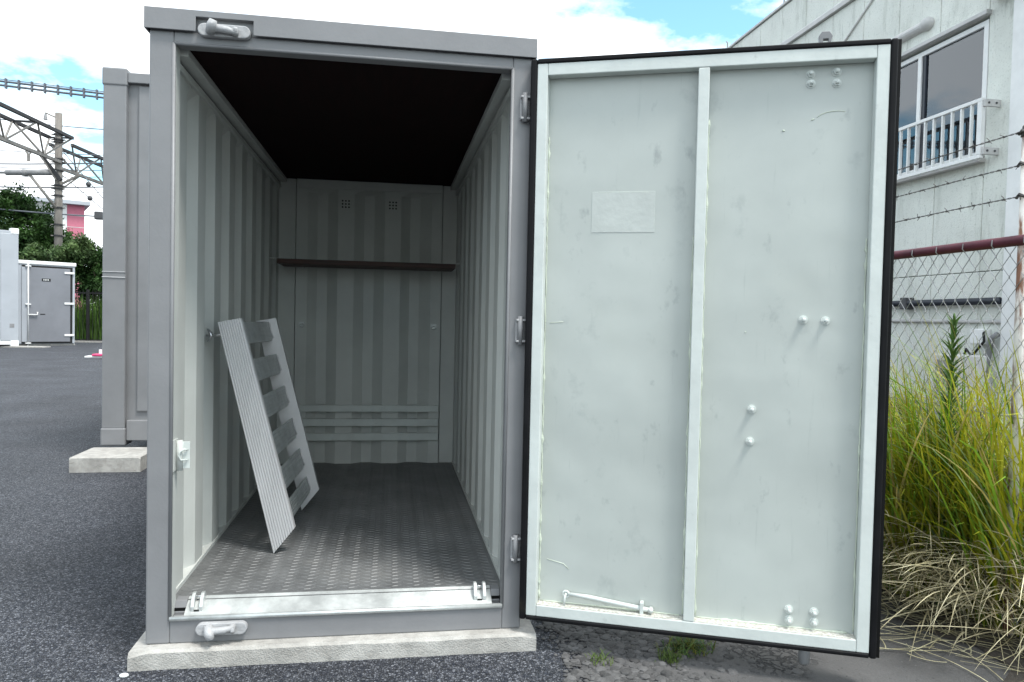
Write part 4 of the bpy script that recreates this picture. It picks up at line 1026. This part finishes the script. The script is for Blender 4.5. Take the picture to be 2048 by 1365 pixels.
# ------------------------------------------------------------------ chain-link fence
XF = 3.2; FZ = 1.545; FY0, FY1 = -1.3, 3.6
CF = thing('chain_link_fence', 'chain-link fence with a maroon top rail and rusty white posts', 'fence', (XF, 1.0, 0))
MB().tube([(XF, FY0, FZ), (XF, FY1, FZ)], 0.021, 12).build('top_rail', 'maroon', CF, smooth=True)
cm_ = MB(); DYc, DZc = 0.070, 0.086
i = 0; y = FY0
r = random.Random(12)
while y < FY1:
    k = 0; z = FZ - 0.012; pts = []
    side = 1 if i % 2 else -1
    while z > 0.03:
        xo = 0.0035 * side
        yy = y + (DYc / 2 if side > 0 else 0)
        # short knuckle where wires hook round each other
        pts += [(XF + xo * 0.2 - 0.0035 * side, yy - 0.004 * side, z + 0.004), (XF + 0.0035 * side, yy + 0.001 * side, z - 0.004)]
        z -= DZc / 2; side = -side
    cm_.tube(pts, 0.0017, 4, cap=False)
    y += DYc / 2 * 1.0
    i += 1
    # neighbour wire mirrors: shift by half a pitch
o = cm_.build('wire_mesh', 'fence', CF); o['kind'] = 'stuff'
yy = FY0 + 0.05
while yy < FY1:
    MB().tube([(XF - 0.024, yy, FZ + 0.012), (XF - 0.0245, yy + .002, FZ - 0.012), (XF - 0.01, yy + .004, FZ - 0.026)], 0.0022, 5).build('tie_wire', 'fence', CF); yy += 0.155
for py in (-0.118, 1.88):
    MB().tube([(XF + 0.02, py, 0), (XF + 0.02, py, 1.955)], 0.022, 12).build('post', 'rust', CF, smooth=True)
    MB().tube([(XF + 0.02, py, 1.945), (XF + 0.02, py, 1.985), (XF + 0.02, py, 2.0)], [0.027, 0.022, 0.008], 10).build('post_cap', 'barb', CF, smooth=True)
    for z in (1.71, 1.832, 1.955): MB().tube([(XF - 0.004, py - 0.02, z), (XF - 0.01, py, z + 0.012), (XF - 0.004, py + 0.02, z)], 0.006, 6).build('wire_clip', 'barb', CF)
MB().tube([(XF, FY0, 0.86), (XF, FY1, 0.86)], 0.002, 5).build('tension_wire', 'fence', CF)
for z, lab in ((1.96, 'topmost strand of barbed wire tied to the fence post tops'), (1.832, 'middle strand of barbed wire above the chain-link fence'), (1.712, 'lowest strand of barbed wire just above the maroon rail')):
    BW = thing('barbed_wire', lab, 'barbed wire', (XF - 0.005, 1, z))
    for ph in (0, math.pi):
        pts = []; L = FY1 - FY0; N = 260
        for i in range(N + 1):
            yy = FY0 + L * i / N; t = 2 * math.pi * yy / 0.06 + ph
            sag = 0.012 * math.sin((yy + .118) / 2 * math.pi) ** 2
            pts.append((XF - 0.012 + 0.0022 * math.cos(t), yy, z - sag + 0.0022 * math.sin(t)))
        MB().tube(pts, 0.0014, 4, cap=False).build('strand', 'barb', BW)
    yy = FY0 + r.uniform(0, .08)
    while yy < FY1:
        sag = 0.012 * math.sin((yy + .118) / 2 * math.pi) ** 2; c_ = Vector((XF - 0.012, yy, z - sag))
        b_ = MB(); pts = []
        a0_ = r.uniform(0, 6.28)
        d0 = Vector((math.cos(a0_), 0.35, math.sin(a0_))) * 0.017
        pts = [c_ + d0] + [c_ + Vector((0.004 * math.cos(t), (t / 12.5 - .5) * 0.012, 0.004 * math.sin(t))) for t in [a0_ + i * 1.57 for i in range(8)]] + [c_ + Vector((-math.cos(a0_ + .9), 0.2, -math.sin(a0_ + .9))) * 0.017]
        b_.tube(pts, 0.0013, 4); b_.build('barb', 'barb', BW); yy += 0.085 + r.uniform(-.012, .012)

# ------------------------------------------------------------------ grass, straw, weeds
def tussock(cx, cy, n, R0, Lr, seed, label, lean=(0, 0), spread=(0.05, 0.55, 0.5, 1.9)):
    r = random.Random(seed); b = MB(); b.tint = []
    for _ in range(n):
        a = r.uniform(0, 6.28); q = R0 * math.sqrt(r.random()); az = a + r.gauss(0, 0.9)
        if r.random() < 0.55: az = math.atan2(lean[1] + 0.35 * math.sin(az), lean[0] + 0.35 * math.cos(az)) + r.gauss(0, .5)
        L = r.uniform(*Lr) * (1 if r.random() < 0.8 else 0.7); t_ = r.uniform(0.65, 1.35)
        brown = r.random() < 0.16
        tint = (t_ * 1.0, t_ * 1.0, t_ * r.uniform(0.6, 2.5), 1) if not brown else (1.3 * t_, 1.05 * t_, 8 * t_, 1)
        if r.random() < 0.3: tint = (tint[0] * 0.55, tint[1] * 0.95, tint[2] * 1.2, 1)
        blade(b, (cx + q * math.cos(a), cy + q * math.sin(a), 0.0), az, L, r.uniform(spread[0], spread[1]), r.uniform(spread[2], spread[3]), r.uniform(0.006, 0.013), r, tint, seg=8, tw=r.uniform(-.8, .8), power=1.7, zmin=0.01)
    return tag(b.build('grass_tussock', 'grass', loc=(cx, cy, 0)), label, 'grass')
tussock(3.26, 0.40, 900, 0.22, (0.6, 1.30), 1, 'big yellow-green grass tussock arching over the straw by the chain-link fence', (-0.9, -0.5))
tussock(3.05, 0.95, 330, 0.18, (0.4, 0.95), 2, 'grass tussock close behind the free edge of the open door', (-0.5, -0.4))
tussock(3.38, -0.02, 800, 0.22, (0.75, 1.40), 3, 'tall grass tussock against the rusty fence post', (-0.9, 0.5), (0.05, 0.5, 0.5, 1.9))
tussock(3.75, 0.80, 600, 0.3, (0.6, 1.2), 6, 'grass tussock behind the chain-link fence near the white outdoor unit', (-0.6, -0.4))
r = random.Random(50); b = MB(); b.tint = []
for _ in range(2200):
    cx_, cy_ = 3.36 + r.gauss(0, .16), 0.36 + r.gauss(0, .33)
    az = math.atan2(-0.75, -0.75) + r.gauss(0, 0.65); L = r.uniform(0.25, 0.75); t_ = r.uniform(0.35, 1.3)
    blade(b, (cx_, cy_, r.uniform(0.0, 0.22)), az, L, r.uniform(0.7, 1.35), r.uniform(1.45, 2.1), r.uniform(0.003, 0.007), r, (t_, t_ * .97, t_ * .9, 1), seg=8, tw=r.uniform(-1.5, 1.5), power=0.9, zmin=0.012)
for _ in range(150):   # loose straws on the ground
    cx_, cy_ = r.uniform(2.65, 3.3), r.uniform(-0.35, 0.5)
    t_ = r.uniform(0.5, 1.2); p0 = Vector((cx_, cy_, 0.014)); az = r.uniform(0, 6.28); cur = r.gauss(0, 0.9); k = len(b.v); L = r.uniform(.12, .42)
    for i in range(9):
        a_ = az + cur * i / 8; sd_ = Vector((-math.sin(a_), math.cos(a_), 0)) * 0.0018
        b.v += [tuple(p0 - sd_), tuple(p0 + sd_)]; p0 = p0 + Vector((math.cos(a_), math.sin(a_), r.uniform(-.02, .03))) * L / 8; p0.z = max(.013, p0.z)
    for i in range(8): b.f.append((k + 2 * i, k + 2 * i + 1, k + 2 * i + 3, k + 2 * i + 2)); b.tint.append((t_, t_, t_ * .9, 1))
tag(b.build('dry_straw', 'straw', loc=(3.2, 0.1, 0)), 'bleached dry grass straw spilling over the ground beside the door', 'straw', kind='stuff')
# small green weed under the door
r = random.Random(61)
wp = at(1372, 1302, 2, 0)
b = MB(); b.tint = []
for _ in range(420):
    t_ = r.uniform(0.5, 1.3); a = r.uniform(0, 6.28); q = min(0.085, abs(r.gauss(0, 0.055)))
    dry = r.random() < .4
    blade(b, (wp.x + q * math.cos(a) * 1.2, wp.y + q * math.sin(a) * .8, 0.004), r.uniform(0, 6.28), r.uniform(.02, .075), r.uniform(.3, 1.3), r.uniform(1.2, 2.1), 0.0035, r, (t_ * (2.2 if dry else 1), t_ * (1.2 if dry else 1), t_, 1), seg=4, zmin=.006)
tag(b.build('weed_tuft', 'weed', loc=(wp.x, wp.y, 0)), 'low green weed tuft on the worn ground under the door', 'weed')
for u, v, n, lab in ((1196, 1328, 60, 'tiny green sprig on the crumbled ground by the asphalt edge'), (1340, 1325, 110, 'tiny yellowish weed sprig in front of the low weed tuft')):
    wp2 = at(u, v, 2, 0); b = MB(); b.tint = []
    for _ in range(n):
        t_ = r.uniform(0.6, 1.4); blade(b, (wp2.x + r.gauss(0, .02), wp2.y + r.gauss(0, .02), .004), r.uniform(0, 6.28), r.uniform(.015, .05), .4, 1.6, .003, r, (t_ * 1.3, t_, t_, 1), seg=3, zmin=.006)
    tag(b.build('weed_sprig', 'weed', loc=(wp2.x, wp2.y, 0)), lab, 'weed')
# tall leafy weed in front of the mesh
def tallweed(u, vtop, xp, label, seed, lean):
    r = random.Random(seed); tpnt = at(u, vtop, 0, xp)
    t_ = thing('tall_weed', label, 'weed', (tpnt.x, tpnt.y, 0)); H_ = tpnt.z
    f_ = lambda z: Vector((tpnt.x + lean * (z / H_ - 1), tpnt.y, z))
    MB().tube([f_(0), f_(H_ * .5), f_(H_ - 0.03)], [0.007, 0.005, 0.002], 6).build('stem', 'weed_stem', t_, smooth=True)
    b = MB(); b.tint = []
    for i in range(190):
        z = 0.25 + (H_ - 0.27) * (i / 190) ** 0.85; L = 0.14 * (0.45 + 0.55 * (1 - (i / 190) ** 3)) * r.uniform(.7, 1.2); tt = r.uniform(.6, 1.4)
        blade(b, f_(z), i * 2.4 + r.uniform(-.3, .3), L, r.uniform(.35, .95) if i > 40 else 1.1, r.uniform(.8, 1.6), 0.011, r, (tt, tt, tt, 1), seg=4)
    b.build('leaves', 'weed', t_)
M['weed_stem'] = mat('weed_stem', (0.10, 0.15, 0.05), 0.6)
tallweed(1910, 632, 3.12, 'tall upright weed with narrow leaves in front of the chain-link mesh', 71, 0.03)

# crumbled clods and grit along the asphalt edge
r = random.Random(91); b = MB(); b.tint = []
def lump(x, y, rad):
    n0 = len(b.v); k = 6; t_ = r.uniform(.55, 1.35); hgt = rad * r.uniform(.25, .55)
    ph = r.uniform(0, 6.28)
    for ring, (q, z) in enumerate(((1.0, 0.0), (.82, .7), (.35, 1.0))):
        for i in range(k):
            a_ = ph + 6.283 * i / k; rr_ = rad * q * r.uniform(.75, 1.2); b.v.append((x + rr_ * math.cos(a_), y + rr_ * math.sin(a_), 0.003 + hgt * z * r.uniform(.85, 1.1)))
    for ring in range(2):
        for i in range(k):
            b.f.append((n0 + ring * k + i, n0 + ring * k + (i + 1) % k, n0 + (ring + 1) * k + (i + 1) % k, n0 + (ring + 1) * k + i)); b.tint.append((t_, t_, t_, 1))
    b.f.append(tuple(n0 + 2 * k + i for i in range(k))); b.tint.append((t_, t_, t_, 1))
for _ in range(5200):
    q = abs(r.gauss(0, .28)); x_ = 1.44 + q + r.uniform(-.05, .05); y_ = r.uniform(-0.75, 0.9)
    lump(x_, y_, r.uniform(.003, .010) if r.random() < .8 else r.uniform(.012, .024))
for _ in range(1500): lump(r.uniform(1.7, 2.95), r.uniform(-.8, .6), r.uniform(.0015, .005))
M['clod'] = attrmat(mat('grey_clod', (0.085, 0.083, 0.083), 0.95, var=0.2, scale=30))
tag(b.build('crumbled_grit', 'clod', loc=(1.8, 0, 0)), 'crumbled grey clods and grit along the broken asphalt edge', 'grit', kind='stuff')
# little white pebble on the asphalt
for u, v, s_ in ((248, 1352, 0.012),):
    q = at(u, v, 2, 0.004); tag(MB().ball((q.x, q.y, 0.005), s_, 8, 6, (1.3, .8, .6)).build('white_pebble', 'white', smooth=True, loc=(q.x, q.y, 0)), 'single white pebble on the asphalt by the base bar corner', 'pebble')
